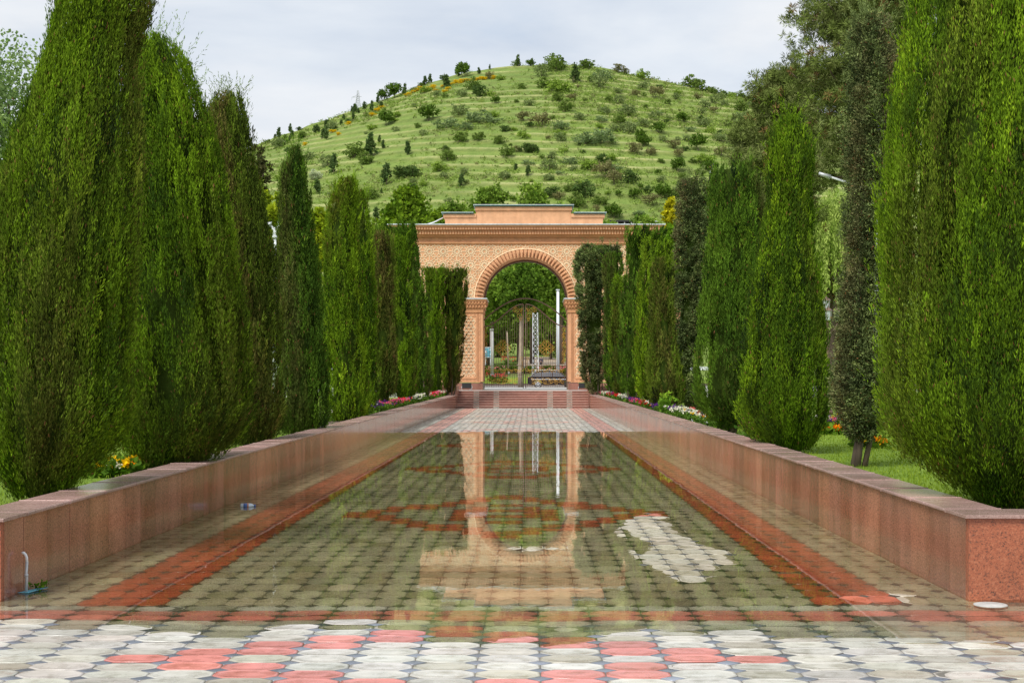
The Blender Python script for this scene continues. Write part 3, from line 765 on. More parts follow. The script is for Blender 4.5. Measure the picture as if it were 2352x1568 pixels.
cypress('lumpy conical cypress with a narrow neck below its tip, second from the right end',
        [(276, 1800, 1824), (310, 1774, 1848), (360, 1760, 1866), (420, 1757, 1869), (470, 1762, 1862), (520, 1752, 1868), (600, 1735, 1874), (680, 1720, 1886), (780, 1708, 1898), (880, 1703, 1903), (950, 1698, 1903), (1000, 1710, 1893), (1028, 1740, 1876), (1044, 1790, 1850)], 'green', seed=20, yb=1040, dull=.12, lump=1.9)
L10 = 'tall sparse greyish cypress with a leaning bare trunk standing on the lawn'
Z10 = 18.1
trunk_pts[L10] = [(4.115, Z10, .40), (4.16, Z10, .7), (4.22, Z10, 1.05), (4.16, Z10, 2.2), (4.3, Z10, 5.2)]
cypress(L10, [(28, 1985, 2010), (70, 1964, 2026), (200, 1955, 2052), (300, 1950, 2046), (420, 1950, 2040), (520, 1946, 2050), (620, 1946, 2040), (700, 1936, 2040), (800, 1926, 2040), (880, 1918, 2040), (950, 1925, 2036), (985, 1942, 2022), (1004, 1958, 2005)], 'grey', 'clump', seed=21, yb=1074, zover=Z10 - .33, trunk=.07, gap=.3, dull=.35)
cypress('enormous dense cypress filling the right edge of the picture',
        [(-70, 2135, 2440), (0, 2092, 2485), (160, 2068, 2525), (280, 2040, 2548), (400, 2026, 2560), (600, 2020, 2568), (780, 2024, 2568), (980, 2032, 2560), (1058, 2066, 2520), (1100, 2140, 2450), (1146, 2215, 2400), (1168, 2255, 2350)], 'green', seed=22, yb=1166, dull=-.02, lump=.6)

# ---- leafy trees and shrubs
def leaf_cloud(acc, centers, crad, nper, size, cols, rng, droop=0, flat=.8):
    n = len(centers); pts = centers[:, None] + unit(rng.normal(size=(n, nper, 3))) * (crad[:, None] * rng.random((n, nper)) ** .45)[..., None] * np.array([1, 1, flat])
    d = unit(rng.normal(size=(n, nper, 3)) + np.array([0, 0, .15 - droop]))
    c = cols[:, None] * (1 + rng.normal(0, .17, (n, nper, 1))) + rng.normal(0, .004, (n, nper, 3))
    ln = rng.uniform(.7, 1.3, n * nper) * size; wd = ln * rng.uniform(.28, .42, n * nper)
    acc.add(*blades(pts.reshape(-1, 3), d.reshape(-1, 3), ln, wd, c.reshape(-1, 3), rng, 1.0))

def leafy_mesh(h, cb, rx, nc, nper, size, c1, c2, rng, crad=None, shape='round', top=None):
    u = unit(rng.normal(size=(nc, 3))); rad = rng.random(nc) ** .45
    hz = (h - cb) / 2; ctr = np.array([0, 0, cb + hz])
    C = u * rad[:, None]
    if shape == 'column': C[:, :2] *= (1 - .55 * np.clip(C[:, 2:3], 0, 1))
    if shape == 'cone': C[:, :2] *= np.clip((1 - C[:, 2:3]) * .62, .05, 1)
    C = C * np.array([rx, rx, hz]) + ctr
    C += rng.normal(0, .06 * rx, C.shape)
    k = np.clip(rng.random(nc) * .7 + .3 * (rng.random(nc)), 0, 1)[:, None]
    cols = np.array(c1) * (1 - k) + np.array(c2) * k
    acc = Acc(); cr = (crad or rx * .28) * rng.uniform(.6, 1.3, nc)
    leaf_cloud(acc, C, cr, nper, size, cols, rng)
    return acc, C

def trunk_mesh(h, cb, r, C, rng, nb=9, n=8):
    mb = MB(); top = cb + (h - cb) * .65
    pts = [(0, 0, -.3), (rng.normal(0, .05), 0, cb * .5), (rng.normal(0, .1) * r * 4, rng.normal(0, .1), cb), (0, 0, top)]
    mb.tube(pts, [r, r * .85, r * .7, r * .2], n)
    for i in rng.choice(len(C), min(nb, len(C)), replace=False):
        c = C[i]; z0 = cb * .75 + (min(c[2], top) - cb * .75) * rng.uniform(.1, .6)
        mb.tube([(0, 0, z0), (c[0] * .5, c[1] * .5, (z0 + c[2]) / 2 + .05 * h), tuple(c)], [r * .42, r * .25, r * .07], 5)
    return mb

def leafy_tree(label, X, Y, gz, h, cb, rx, nc, nper, size, c1, c2, seed, shape='round', tr=.25, name='leafy_tree', group=None, bark_='bark', cat='tree', crad=None):
    rng = np.random.default_rng(seed + 500)
    root = empty(name, (X, Y, gz), label=label, cat=cat, group=group)
    acc, C = leafy_mesh(h, cb, rx, nc, nper, size, c1, c2, rng, shape=shape, crad=crad)
    link('crown', acc.mesh('crown'), M['leaf'], root)
    trunk_mesh(h, cb, tr, C, rng).build('trunk', M[bark_], root)
    return root

def tpx(label, x, ytop, Y, wpx, ybot, c1, c2, seed, gz=None, n=(160, 45), size=.35, **k):
    g = float(ground_z((x - CX) / F * Y, Y)[0]) if gz is None else gz
    X = (x - CX) / F * Y; h = H - (ytop - CY) / F * Y - g; cb = max(.3, H - (ybot - CY) / F * Y - g); rx = wpx / F * Y / 2
    return leafy_tree(label, X, Y, g, h, cb, rx, n[0], n[1], size, c1, c2, seed, **k)

G1, G2 = (.09, .17, .025), (.26, .40, .07)
tpx('pale leafy tree against the sky behind the cypress at the far left', 20, 85, 40, 230, 520, (.14, .24, .08), (.30, .42, .18), 1, gz=.5, n=(230, 50), size=.11, tr=.16, crad=.5)
tpx('dark leafy tree low behind the far left cypress', -60, 330, 34, 240, 700, (.09, .14, .05), (.18, .25, .10), 2, gz=.5, n=(120, 60), size=.2, tr=.16)
tpx('yellow-green tree glimpsed beside the white street lamp', 612, 430, 95, 95, 640, (.18, .27, .015), (.40, .48, .03), 3, n=(120, 40), size=.3, tr=.15)
tpx('yellow-green tree glimpsed between two left cypresses', 735, 470, 100, 60, 660, (.2, .3, .015), (.42, .5, .03), 4, n=(90, 40), size=.3, tr=.15)
tpx('brownish green tree right of the wispy cypress tip', 590, 330, 120, 60, 480, (.06, .07, .03), (.12, .12, .05), 5, n=(60, 40), size=.3, tr=.15)
tpx('upright green tree with pointed shoots left of the gate roof', 935, 432, 165, 130, 640, (.08, .16, .012), (.21, .33, .03), 6, n=(380, 60), size=.5, shape='column', tr=.3)
tpx('lower leafy tree at the left end of the gate roof', 862, 500, 160, 90, 680, (.08, .15, .012), (.19, .30, .03), 7, n=(150, 45), size=.42, tr=.3)
tpx('bright green tree showing between the left cypresses and the gate roof', 1000, 478, 185, 75, 640, (.09, .17, .012), (.22, .34, .03), 8, n=(150, 40), size=.42, tr=.3)
for i, (x, yt, Y, wd, yb_) in enumerate([(1045, 478, 215, 80, 640), (1130, 430, 205, 95, 700), (1222, 428, 215, 78, 690), (1290, 486, 210, 110, 700), (1195, 540, 185, 200, 745), (1385, 520, 200, 110, 700), (1480, 508, 205, 90, 700)]):
    lb = ['tree top peeping over the left step of the gate parapet', 'tree with upright shoots above the left part of the gate parapet', 'tree top above the middle of the gate parapet', 'tree behind the right part of the gate arch',
          'full leafy tree filling the gate opening', 'tree behind the right half of the gate wall', 'tree behind the right end of the gate wall'][i]
    tpx(lb, x, yt - 8, Y, wd * 1.15, yb_, (.10, .19, .025), (.28, .42, .07), 20 + i, n=(430, 60), size=.5, shape='round', tr=.35, group='tall trees along the road beyond the gate')
SCRUB = True
for i, (x, yt, Y, wd, yb_) in enumerate([(1120, 640, 255, 130, 800), (1190, 650, 270, 140, 800), (1265, 640, 260, 130, 805), (1310, 660, 250, 110, 800), (1140, 730, 290, 90, 835), (1240, 730, 300, 100, 815), (1290, 740, 290, 90, 835), (1070, 700, 255, 120, 830), (1350, 700, 255, 120, 830)]):
    lb = 'dark shady tree in the grove seen through the gate'
    tpx(lb, x, yt, Y, wd, yb_, (.08, .14, .025), (.20, .32, .05), 40 + i, n=(120, 40), size=.6, tr=.3, group='grove beyond the road')
tpx('yellow-leaved tree above the right end of the gate roof', 1545, 455, 150, 40, 545, (.35, .36, .01), (.62, .58, .03), 60, n=(90, 40), size=.32, tr=.12)
tpx('bright green tree between the gate and the dark shaggy cypress', 1548, 515, 105, 60, 790, (.08, .18, .01), (.2, .36, .03), 61, n=(160, 45), size=.28, tr=.15)
tpx('leafy tree behind the right row of cypresses', 1680, 520, 90, 180, 800, G1, G2, 62, n=(150, 45), size=.3, tr=.2)
tpx('rounded shrub at the foot of the willow', 1925, 850, 62, 90, 925, (.03, .06, .015), (.07, .12, .03), 63, gz=.5, n=(90, 45), size=.16, tr=.06, name='shrub', cat='shrub')
tpx('pale shrub behind the lamp post', 1990, 830, 58, 120, 940, (.10, .13, .06), (.2, .23, .12), 64, gz=.5, n=(90, 45), size=.16, tr=.06, name='shrub', cat='shrub')
for i, (X, Y) in enumerate([(22, 45), (25, 60), (28, 78), (-22, 42), (-24, 60), (-18, 76), (-30, 30), (30, 30), (17, 82), (-12, 80)]):
    leafy_tree(['leafy park tree far out on the right lawn behind the cypresses', 'leafy park tree far out on the left lawn behind the cypresses'][X < 0], X, Y, .5, 7 + (i % 3), 1.6, 3.6, 120, 45, .32, G1, G2, 80 + i, tr=.2, group='park trees behind the cypress rows')

# willow
def willow():
    rng = np.random.default_rng(9); Y = 70; X = (1918 - CX) / F * Y; gz = .55
    h = H + (CY - 440) / F * Y - gz
    root = empty('willow_tree', (X, Y, gz), label='light green weeping willow behind the lantern post', cat='tree')
    acc = Acc(); N = 620
    a = rng.uniform(0, 6.283, N); r = rng.random(N) ** .5 * 2.6; z1 = h - .25 - (r / 2.6) ** 2 * 2.6 + rng.normal(0, .25, N)
    lump = .5 * noise2(a * 2, r, 77)
    z1 += lump; L = rng.uniform(1.2, 4.2, N) * (.6 + r / 2.6 * .6); ns = 46
    t = rng.random((N, ns))
    p = np.stack([np.cos(a)[:, None] * (r[:, None] + .35 * np.sin(t * 1.6)), np.sin(a)[:, None] * (r[:, None] + .35 * np.sin(t * 1.6)), z1[:, None] - t * L[:, None]], -1) + rng.normal(0, .05, (N, ns, 3))
    d = unit(rng.normal(0, .35, (N, ns, 3)) + np.array([0, 0, -1.]))
    k = rng.random((N, 1)); c = np.array((.20, .32, .05)) * (1 - k) + np.array((.42, .54, .15)) * k
    col = np.repeat(c[:, None], ns, 1) * (1 + rng.normal(0, .1, (N, ns, 1)))
    acc.add(*blades(p.reshape(-1, 3), d.reshape(-1, 3), rng.uniform(.14, .26, N * ns), rng.uniform(.025, .045, N * ns), col.reshape(-1, 3), rng, 1))
    link('crown', acc.mesh('willow_crown'), M['leaf'], root)
    mb = MB(); mb.tube([(-.1, 0, -.3), (-.15, 0, 1.5), (0, 0, 3.5), (.1, 0, h * .8)], [.30, .24, .2, .06], 10)
    for k in range(9):
        q = k * .7; mb.tube([(0, 0, 3 + k * .3), (math.cos(q) * 1.0, math.sin(q) * 1.0, 5 + k * .3), (math.cos(q) * 2, math.sin(q) * 2, 5.6 + k * .3)], [.11, .08, .03], 6)
    mb.build('trunk', M['bark'], root)
willow()

# pines
def pine(label, x, ytop, Y, hwpx, ybot, seed, nbr=70, brown=.06, tr=.16, gz=.5, levels=None, size=1.0):
    rng = np.random.default_rng(seed + 900); X = (x - CX) / F * Y
    h = H + (CY - ytop) / F * Y - gz; cb = H + (CY - ybot) / F * Y - gz; rx = hwpx / F * Y
    root = empty('pine_tree', (X, Y, gz), label=label, cat='tree')
    mb = MB(); mb.tube([(0, 0, -.3), (.05, 0, cb), (-.1, 0, (cb + h) / 2), (0, 0, h - .3)], [tr, tr * .8, tr * .55, .02], 9)
    acc = Acc(); tuft_c = []
    for i in range(nbr):
        z = cb + (h - cb) * rng.random() ** .9; a = rng.uniform(0, 6.283); f = (z - cb) / (h - cb)
        L = rx * (1 - .62 * f ** 1.3) * rng.uniform(.55, 1.05)
        p = [(0, 0, z)]; px_, py_, pz_ = 0, 0, z
        segs = 5
        for s_ in range(1, segs + 1):
            q = s_ / segs; p.append((math.cos(a) * L * q + rng.normal(0, .05), math.sin(a) * L * q + rng.normal(0, .05), z + L * (.05 * q + .22 * q * q) - .12 * L * math.sin(q * 3)))
        mb.tube(p, [tr * .28 * (1 - .8 * s_ / segs) + .008 for s_ in range(segs + 1)], 5)
        for s_ in range(2, segs + 1):
            for k in range(11):
                c = np.array(p[s_]) + rng.normal(0, .33 * size, 3) * np.array([1, 1, .28]); tuft_c.append(c)
    T = np.array(tuft_c); NT_ = len(T); nb = 34
    u = unit(rng.normal(size=(NT_, nb, 3)) + np.array([0, 0, .35]))
    col = np.array((.135, .18, .05)) * rng.uniform(.55, 1.6, (NT_, 1)); br = rng.random(NT_) < brown; col[br] = np.array((.24, .15, .07))
    yl = rng.random(NT_) < .25; col[yl & ~br] = np.array((.20, .24, .09))
    acc.add(*blades((T[:, None] + u * .03).reshape(-1, 3), u.reshape(-1, 3), (rng.uniform(.10, .20, NT_ * nb)) * size, np.full(NT_ * nb, .0105 * size), np.repeat(col, nb, 0) * (1 + rng.normal(0, .15, (NT_ * nb, 1))), rng, 1.1))
    link('needles', acc.mesh('needles'), M['needle'], root)
    mb.build('trunk', M['bark'], root)
pine('big loose pine with brown cone clusters rising out of the top of the picture', 1990, -160, 50, 225, 430, 1, nbr=115, brown=.06, size=1.25)
pine('second bare-stemmed pine standing just right of the big one', 2045, -190, 46, 130, 260, 2, nbr=46, brown=.07, size=1.2)
pine('lower pine reaching out left toward the hill', 1805, 175, 56, 88, 520, 3, nbr=100, brown=.03, size=1.3)
pine('dark pine top at the right foot of the hill skyline', 1735, 290, 60, 50, 470, 4, nbr=46, brown=.02, size=1.2)

# ------------------------------------------------------------------ hillside shrubs
def hill_hit(x, y):
    Y = np.linspace(335, YC + 3, 600); X = (x - CX) / F * Y; z = ground_z(X, Y)[0]; sy = CY - (z - H) / Y * F
    ok = np.where(sy <= y)[0]
    if len(ok) == 0: return None
    i = ok[0]; return X[i], Y[i], z[i]
KINDS = {
 'mid':    ('round mid green shrub', 'shrub', (.11, .18, .035), (.21, .30, .08), 'round', 0),
 'dark':   ('dense dark green bush', 'bush', (.06, .11, .03), (.12, .19, .06), 'round', 0),
 'light':  ('airy light green shrub', 'shrub', (.18, .29, .04), (.31, .44, .09), 'round', 0),
 'silver': ('pale silvery green bush', 'bush', (.14, .21, .09), (.27, .36, .18), 'round', 0),
 'brown':  ('reddish brown half-bare shrub', 'shrub', (.16, .165, .075), (.26, .25, .12), 'round', .3),
 'conifer': ('dark pointed young conifer', 'tree', (.07, .12, .045), (.13, .20, .07), 'cone', .1),
 'small_tree': ('small leafy tree on a short trunk', 'tree', (.06, .12, .015), (.13, .22, .04), 'round', .25),
 'broom':  ('bright yellow flowering broom', 'bush', (.60, .42, .01), (.80, .60, .02), 'round', 0),
 'grey':   ('thin grey-green shrub', 'shrub', (.16, .22, .08), (.25, .32, .14), 'round', .1),
 'white':  ('whitish blossoming bush', 'bush', (.35, .42, .28), (.6, .65, .5), 'round', 0)}
VAR = {}
for kn, (_, _, c1, c2, shp, cbf) in KINDS.items():
    VAR[kn] = []
    for v in range(3 if kn in ('mid', 'light', 'dark', 'brown', 'grey', 'conifer') else 2):
        rng = np.random.default_rng(hash(kn) % 1000 if False else (len(kn) * 37 + v * 11 + ord(kn[0])))
        nc = 34 if kn != 'brown' else 26
        hgt = 1.0; rx = .62 if shp == 'round' else .30
        if kn == 'silver': rx = .8
        if kn == 'conifer': hgt = 1.25
        acc, C = leafy_mesh(hgt, cbf, rx, nc, 18 if kn in ('brown', 'grey') else 26, .13, c1, c2, rng, crad=.2 if shp == 'round' else .11, shape=shp)
        me = acc.mesh('crown_' + kn); me.materials.append(M['leaf'])
        tm = trunk_mesh(hgt, max(cbf, .12), .03, C, rng, 3, 5).mesh('stem'); tm.materials.append(M['bark'])
        VAR[kn].append((me, tm))
cnt = {}
def shrub(kn, x, y, wpx, seed=0, hf=1.0):
    hit = hill_hit(x, y)
    if hit is None: return False
    X, Y, z = hit; s = wpx * (.8 if kn == 'conifer' else 1.0 if (kn in ('broom', 'silver') or y < np.interp(x, RX, RY) + 14) else 1.15) / F * Y / (1.25 if kn != 'conifer' else .75); desc, cat = KINDS[kn][0], KINDS[kn][1]
    nm = {'conifer': 'young_conifer', 'small_tree': 'small_tree', 'broom': 'broom_bush', 'silver': 'silvery_bush', 'white': 'blossoming_bush', 'dark': 'dark_bush'}.get(kn, 'hillside_shrub')
    vb = 'on the skyline' if y < np.interp(x, RX, RY) + 14 else ('on the upper slope' if y < 260 else 'halfway up the slope' if y < 350 else 'on the lower slope' if y < 430 else 'at the foot of the hill')
    hb = 'far left' if x < 760 else 'left' if x < 960 else 'left of the parapet' if x < 1100 else 'above the parapet' if x < 1310 else 'right of the parapet' if x < 1480 else 'right' if x < 1620 else 'far right'
    sz = 'small' if wpx < 17 else 'large' if wpx > 34 else 'mid-sized'
    o = empty(nm, (X, Y, z - .15), rz=random.uniform(0, 6.28), label=f'{sz} {desc} {vb}, {hb}'.replace(' on a short trunk', ''), cat=cat, group='shrubs and small trees scattered over the hill')
    hs = random.uniform(.8, 1.15) * hf * (.8 if kn in ('mid', 'dark', 'light', 'grey', 'brown') else .62 if kn == 'silver' else 1)
    o.scale = (s, s, s * hs)
    me, tm = random.choice(VAR[kn])
    c = bpy.data.objects.new('crown', me); COL.objects.link(c); c.parent = o
    c = bpy.data.objects.new('trunk', tm); COL.objects.link(c); c.parent = o
    cnt[kn] = cnt.get(kn, 0) + 1
    return True
FIX = [('silver', 1345, 332, 60), ('silver', 1380, 330, 60), ('silver', 1025, 295, 48), ('silver', 1100, 282, 52), ('silver', 1068, 298, 36), ('silver', 1130, 284, 34), ('silver', 1288, 298, 34), ('dark', 925, 408, 40), ('dark', 948, 408, 32), ('dark', 1212, 350, 30), ('dark', 1225, 352, 26), ('dark', 1159, 303, 24),
       ('small_tree', 986, 278, 40), ('small_tree', 885, 290, 34), ('small_tree', 975, 244, 0), ('mid', 1028, 370, 36), ('dark', 830, 345, 0), ('mid', 815, 362, 50), ('mid', 840, 378, 36), ('white', 725, 412, 30), ('mid', 1085, 206, 34), ('dark', 1100, 222, 34), ('light', 975, 214, 24),
       ('conifer', 1060, 430, 24), ('conifer', 1185, 392, 16), ('conifer', 872, 328, 16), ('conifer', 880, 342, 14), ('conifer', 842, 344, 12), ('conifer', 750, 322, 24), ('conifer', 742, 318, 20), ('conifer', 1213, 405, 20), ('dark', 1500, 450, 0),
       ('brown', 1185, 350, 24), ('brown', 1495, 470, 40), ('small_tree', 1520, 458, 40), ('brown', 1390, 412, 50), ('brown', 1410, 425, 40), ('brown', 1560, 362, 26), ('brown', 1495, 358, 30), ('brown', 1455, 355, 34), ('small_tree', 1480, 338, 30), ('small_tree', 1300, 505, 0), ('mid', 1378, 470, 34), ('brown', 1285, 460, 30), ('dark', 1270, 450, 36),
       ('conifer', 1190, 153, 20), ('mid', 1185, 152, 24), ('conifer', 1222, 152, 16), ('small_tree', 1218, 152, 22), ('conifer', 1292, 150, 16), ('mid', 1268, 156, 40), ('mid', 1278, 163, 40), ('small_tree', 1316, 150, 14), ('mid', 1350, 156, 36), ('mid', 1342, 158, 26), ('brown', 1420, 168, 34), ('brown', 1436, 172, 22), ('light', 1475, 182, 36), ('small_tree', 1508, 183, 38), ('dark', 1504, 178, 24), ('dark', 1555, 188, 24), ('mid', 1585, 200, 40), ('mid', 1600, 206, 40), ('mid', 1625, 212, 28), ('mid', 1660, 220, 22), ('mid', 1700, 226, 26), ('light', 1720, 230, 24), ('small_tree', 1745, 233, 24), ('mid', 1640, 216, 24),
       ('small_tree', 905, 226, 44), ('small_tree', 880, 232, 30), ('conifer', 930, 222, 20), ('conifer', 868, 238, 14), ('small_tree', 1062, 178, 36), ('conifer', 1052, 176, 26), ('conifer', 1070, 172, 22), ('conifer', 1100, 170, 14), ('conifer', 976, 196, 18), ('conifer', 988, 192, 16), ('mid', 967, 198, 18), ('dark', 1018, 184, 20), ('conifer', 1125, 160, 10)]
for kn, x, y, wd in FIX:
    if wd: shrub(kn, x, y, wd)
for x in sorted(random.uniform(598, 885) for _ in range(34)):
    yy = np.interp(x, RX, RY) + 5 + random.uniform(-3, 24)
    shrub(random.choice(['conifer', 'conifer', 'conifer', 'dark', 'mid']), x + random.uniform(-4, 4), yy, random.uniform(10, 20), hf=random.uniform(.8, 1.15))
for x, y in [(938, 216), (950, 210), (958, 206), (965, 202), (975, 208), (985, 203), (996, 200), (1002, 206), (1016, 196), (1026, 190), (1035, 192), (1046, 188), (1058, 187), (1070, 184), (1084, 183), (1094, 181), (1106, 178), (1112, 180), (1133, 178), (1030, 202), (1022, 208), (868, 252), (877, 246), (856, 262), (800, 282), (778, 306), (765, 300), (700, 330)]:
    shrub('broom', x, y + 4, random.uniform(11, 20), hf=.6)
placed = [(x, y, w_) for _, x, y, w_ in FIX if w_]
tries = 0; made = 0
wk = ['mid'] * 5 + ['light'] * 5 + ['dark'] * 2 + ['silver'] * 1 + ['brown'] * 3 + ['grey'] * 5 + ['small_tree'] * 2 + ['conifer'] * 1
wl = ['mid'] * 4 + ['grey'] * 4 + ['light'] * 2 + ['dark'] * 2 + ['conifer'] * 2 + ['small_tree']
while made < 245 and tries < 6000:
    tries += 1
    x = random.uniform(600, 1760); y = random.uniform(150, 520)
    if y < np.interp(x, RX, RY) + 8: continue
    dens = .22 if x < 1120 else (.9 if (x > 1240 and y < 460) else .5)
    if 480 < y and x < 1040: dens = .5
    if random.random() > dens: continue
    wd = random.choice([11, 14, 17, 20, 24, 28, 34]) * random.uniform(.85, 1.2) * (1.25 if x > 1240 else 1.0)
    if any(abs(x - a) < (wd + c) * .36 and abs(y - b) < (wd + c) * .22 for a, b, c in placed): continue
    if shrub(random.choice(wl if x < 1120 else wk), x, y, wd): placed.append((x, y, wd)); made += 1

def scrub():
    rng = np.random.default_rng(31); acc = Acc(); n = 15000
    Y = 395 + 225 * rng.random(n) ** .8; X = (rng.uniform(560, 1800, n) - CX) / F * Y
    dn = noise2(X * .05, Y * .05, 41) + .5 * noise2(X * .15, Y * .15, 42) + (X > 5) * .35; ok = dn > rng.uniform(-.3, .8, n); X, Y = X[ok], Y[ok]; n = len(X)
    Z = ground_z(X, Y)[0]; sz = rng.uniform(.4, 1.5, n) * (1 + .4 * (X > 5)); C = np.stack([X, Y, Z + sz * .25], 1); k = rng.random((n, 1)); q = rng.random((n, 1)) < .25
    c = np.array((.16, .25, .05)) * (1 - k) + np.array((.29, .40, .10)) * k; c = np.where(q, np.array((.20, .22, .09)), c)
    m_ = 13; pts = C[:, None] + rng.normal(0, .36, (n, m_, 3)) * sz[:, None, None] * np.array([1.2, 1, .55]); d = unit(rng.normal(size=(n, m_, 3)) + np.array([0, 0, .4]))
    acc.add(*blades(pts.reshape(-1, 3), d.reshape(-1, 3), rng.uniform(.35, .75, n * m_), rng.uniform(.12, .24, n * m_), np.repeat(c, m_, 0) * (1 + rng.normal(0, .15, (n * m_, 1))), rng))
    link('low_scrub', acc.mesh('low_scrub'), M['leaf'], kind='stuff', label='low tangled scrub and tall weeds covering the hillside between the bushes', cat='scrub')
scrub()
# pylon on the hill
def pylon():
    X, Y, z = (822 - CX) / F * 618, 618, 0; z = float(ground_z(X, Y)[0]); s = Y / F
    root = empty('pylon', (X, Y, z), label='small lattice power pylon on the left shoulder of the hill', cat='pylon')
    mb = MB(); hh = 42 * s; w0 = 6 * s; w1 = 1.2 * s; t = .28
    L = [[(sx * w0, sy * w0, 0), (sx * w1, sy * w1, hh)] for sx in (-1, 1) for sy in (-1, 1)]
    for a, b in L: mb.bar(a, b, t)
    N = 8
    def pt(sx, sy, k): q = k / N; ww = w0 + (w1 - w0) * q; return (sx * ww, sy * ww, hh * q)
    for k in range(N):
        for f in (((-1, -1), (1, -1)), ((1, -1), (1, 1)), ((1, 1), (-1, 1)), ((-1, 1), (-1, -1))):
            mb.bar(pt(*f[0], k), pt(*f[1], k + 1), t * .6); mb.bar(pt(*f[1], k), pt(*f[0], k + 1), t * .6)
    mb.build('lattice_mast', M['steel'], root)
    a = MB(); a.bar((-14 * s, 0, hh * .62), (8 * s, 0, hh * .66), t); a.bar((-14 * s, 0, hh * .62), (0, 0, hh * .75), t * .7); a.bar((-14 * s, 0, hh * .62), (-14 * s, 0, hh * .48), t * .7); a.build('cross_arm', M['steel'], root)
pylon()
# ------------------------------------------------------------------ gate building
GY = 78.5; GP = F / GY
GX = (1207 - CX) / GP
def gz_(y): return H + (CY - y) / GP
LAND = .874
def gate_building():
    root = empty('gate_archway', (GX, GY, LAND), label='terracotta ornamental gateway with a round arch and stepped parapet at the end of the pool', cat='archway')
    zb = LAND; ri, ro = 2.34, 2.77; zc = gz_(689) - zb; zt = gz_(524) - zb; hw = 7.2; dep = 3.3
    n = 48; mb = MB()
    ang = [math.pi - math.pi * i / n for i in range(n + 1)]
    arc = [(ri * math.cos(a), zc + ri * math.sin(a)) for a in ang]
    for (y, s) in ((0, 1), (dep, -1)):
        for i in range(n):
            (x0, z0), (x1, z1) = arc[i], arc[i + 1]
            f = (0, 1, 2, 3) if s > 0 else (3, 2, 1, 0)
            mb.add([(x0, y, z0), (x1, y, z1), (x1, y, zt), (x0, y, zt)], [f])
    for i in range(n):
        (x0, z0), (x1, z1) = arc[i], arc[i + 1]
        mb.add([(x0, 0, z0), (x0, dep, z0), (x1, dep, z1), (x1, 0, z1)], [(0, 1, 2, 3)])
    for s in (-1, 1):
        a, b = sorted((s * ri, s * hw)); mb.box(a, b, 0, dep, .45, zt)
    mb.build('wall', M['terracotta'], root)
    # granite plinth
    pl = MB()
    for s in (-1, 1):
        a, b = sorted((s * (ri + .002), s * (hw + .08))); pl.box(a, b, -.10, dep + .1, 0, gz_(879.4) - zb)
    pl.build('plinth', M['granite_step'], root, bevel=.015)
    # arch ring: scalloped voussoirs
    v = MB(); nv = 39
    for i in range(nv):
        a0 = math.pi * (i + .07) / nv; a1 = math.pi * (i + .93) / nv; am = (a0 + a1) / 2; K = 5
        prof = []
        for k in range(K):                      # outer rounded end
            t = k / (K - 1); a = a0 + (a1 - a0) * t; prof.append((ro - .05 + .05 * math.sin(math.pi * t), a))
        pts = [(ri + .0, a0 + .012), ] + [(r, a) for r, a in prof] + [(ri + .0, a1 - .012)]
        poly = [(r * math.cos(a), zc + r * math.sin(a)) for r, a in pts][::-1]
        v.prism(poly, -.14, 0)
        pts2 = [(ri + .07, a0 + .028), (ro - .13, a0 + .022), (ro - .085, am), (ro - .13, a1 - .022), (ri + .07, a1 - .028)]
        v.prism([(r * math.cos(a), zc + r * math.sin(a)) for r, a in pts2][::-1], -.20, -.14)
    v.build('arch_ring', M['terracotta'], root)
    rg = MB(); pts = [((ro + .03) * math.cos(a), -.05, zc + (ro + .03) * math.sin(a)) for a in np.linspace(0, math.pi, 50)]
    rg.tube(pts, .035, 6); rg.build('arch_moulding', M['cream'], root)
    # inner soffit ring
    sr = MB(); r2 = ri - .10
    for i in range(n):
        a, b = ang[i], ang[i + 1]; P_ = [(ri * math.cos(a), zc + ri * math.sin(a)), (ri * math.cos(b), zc + ri * math.sin(b)), (r2 * math.cos(b), zc + r2 * math.sin(b)), (r2 * math.cos(a), zc + r2 * math.sin(a))]
        sr.prism(P_[::-1], 1.7, 2.0)
    sr.build('soffit_rib', M['bronze'], root)
    # capitals
    for s in (-1, 1):
        c = MB(); zt_ = gz_(686) - zb
        def cb(x0, x1, z0, z1, pr):
            a, b = sorted((s * x0, s * x1)); c.box(a, b, -pr, dep + .02, z0, z1)
        cb(ri - .20, 3.75, zt_ - .13, zt_ - .03, .26); cb(ri - .14, 3.7, zt_ - .33, zt_ - .131, .18); cb(ri - .08, 3.66, zt_ - .52, zt_ - .331, .11); cb(ri - .03, 3.62, zt_ - .75, zt_ - .521, .06)
        for k in range(9):
            x = ri - .16 + k * .165; a, b = sorted((s * x, s * (x + .09))); c.box(a, b, -.235, -.181, zt_ - .27, zt_ - .14)
            c.box(a + .03, b + .03, -.17, -.111, zt_ - .47, zt_ - .335)
        for k in range(14):
            y = -.1 + k * .24; a, b = sorted((s * (ri - .19), s * (ri - .141))); c.box(a, b, y, y + .12, zt_ - .27, zt_ - .14)
        c.build('capital', M['terra_deep'], root)
        c = MB(); a, b = sorted((s * (ri - .24), s * 3.8)); c.box(a, b, -.30, dep + .05, zt_ - .029, zt_ + .03); c.build('capital_cap', M['roofcap'], root)
    # cornice
    co_ = MB(); top = gz_(518.6) - zb
    for (h0, h1, pr, ex) in ((.0, .10, .50, .37), (.101, .26, .40, .28), (.261, .50, .28, .18), (.501, .62, .16, .10), (.90, .98, .08, .04)):
        co_.box(-hw - ex, hw + ex, -pr, dep + pr, top - h1, top - h0)
    co_.build('cornice', M['terra_deep'], root)
    d = MB()
    for k in range(int((2 * hw + .6) / .15)):
        x = -hw - .28 + k * .15; d.box(x, x + .085, -.46, -.401, top - .245, top - .11)
        d.box(x + .05, x + .12, -.345, -.281, top - .49, top - .30)
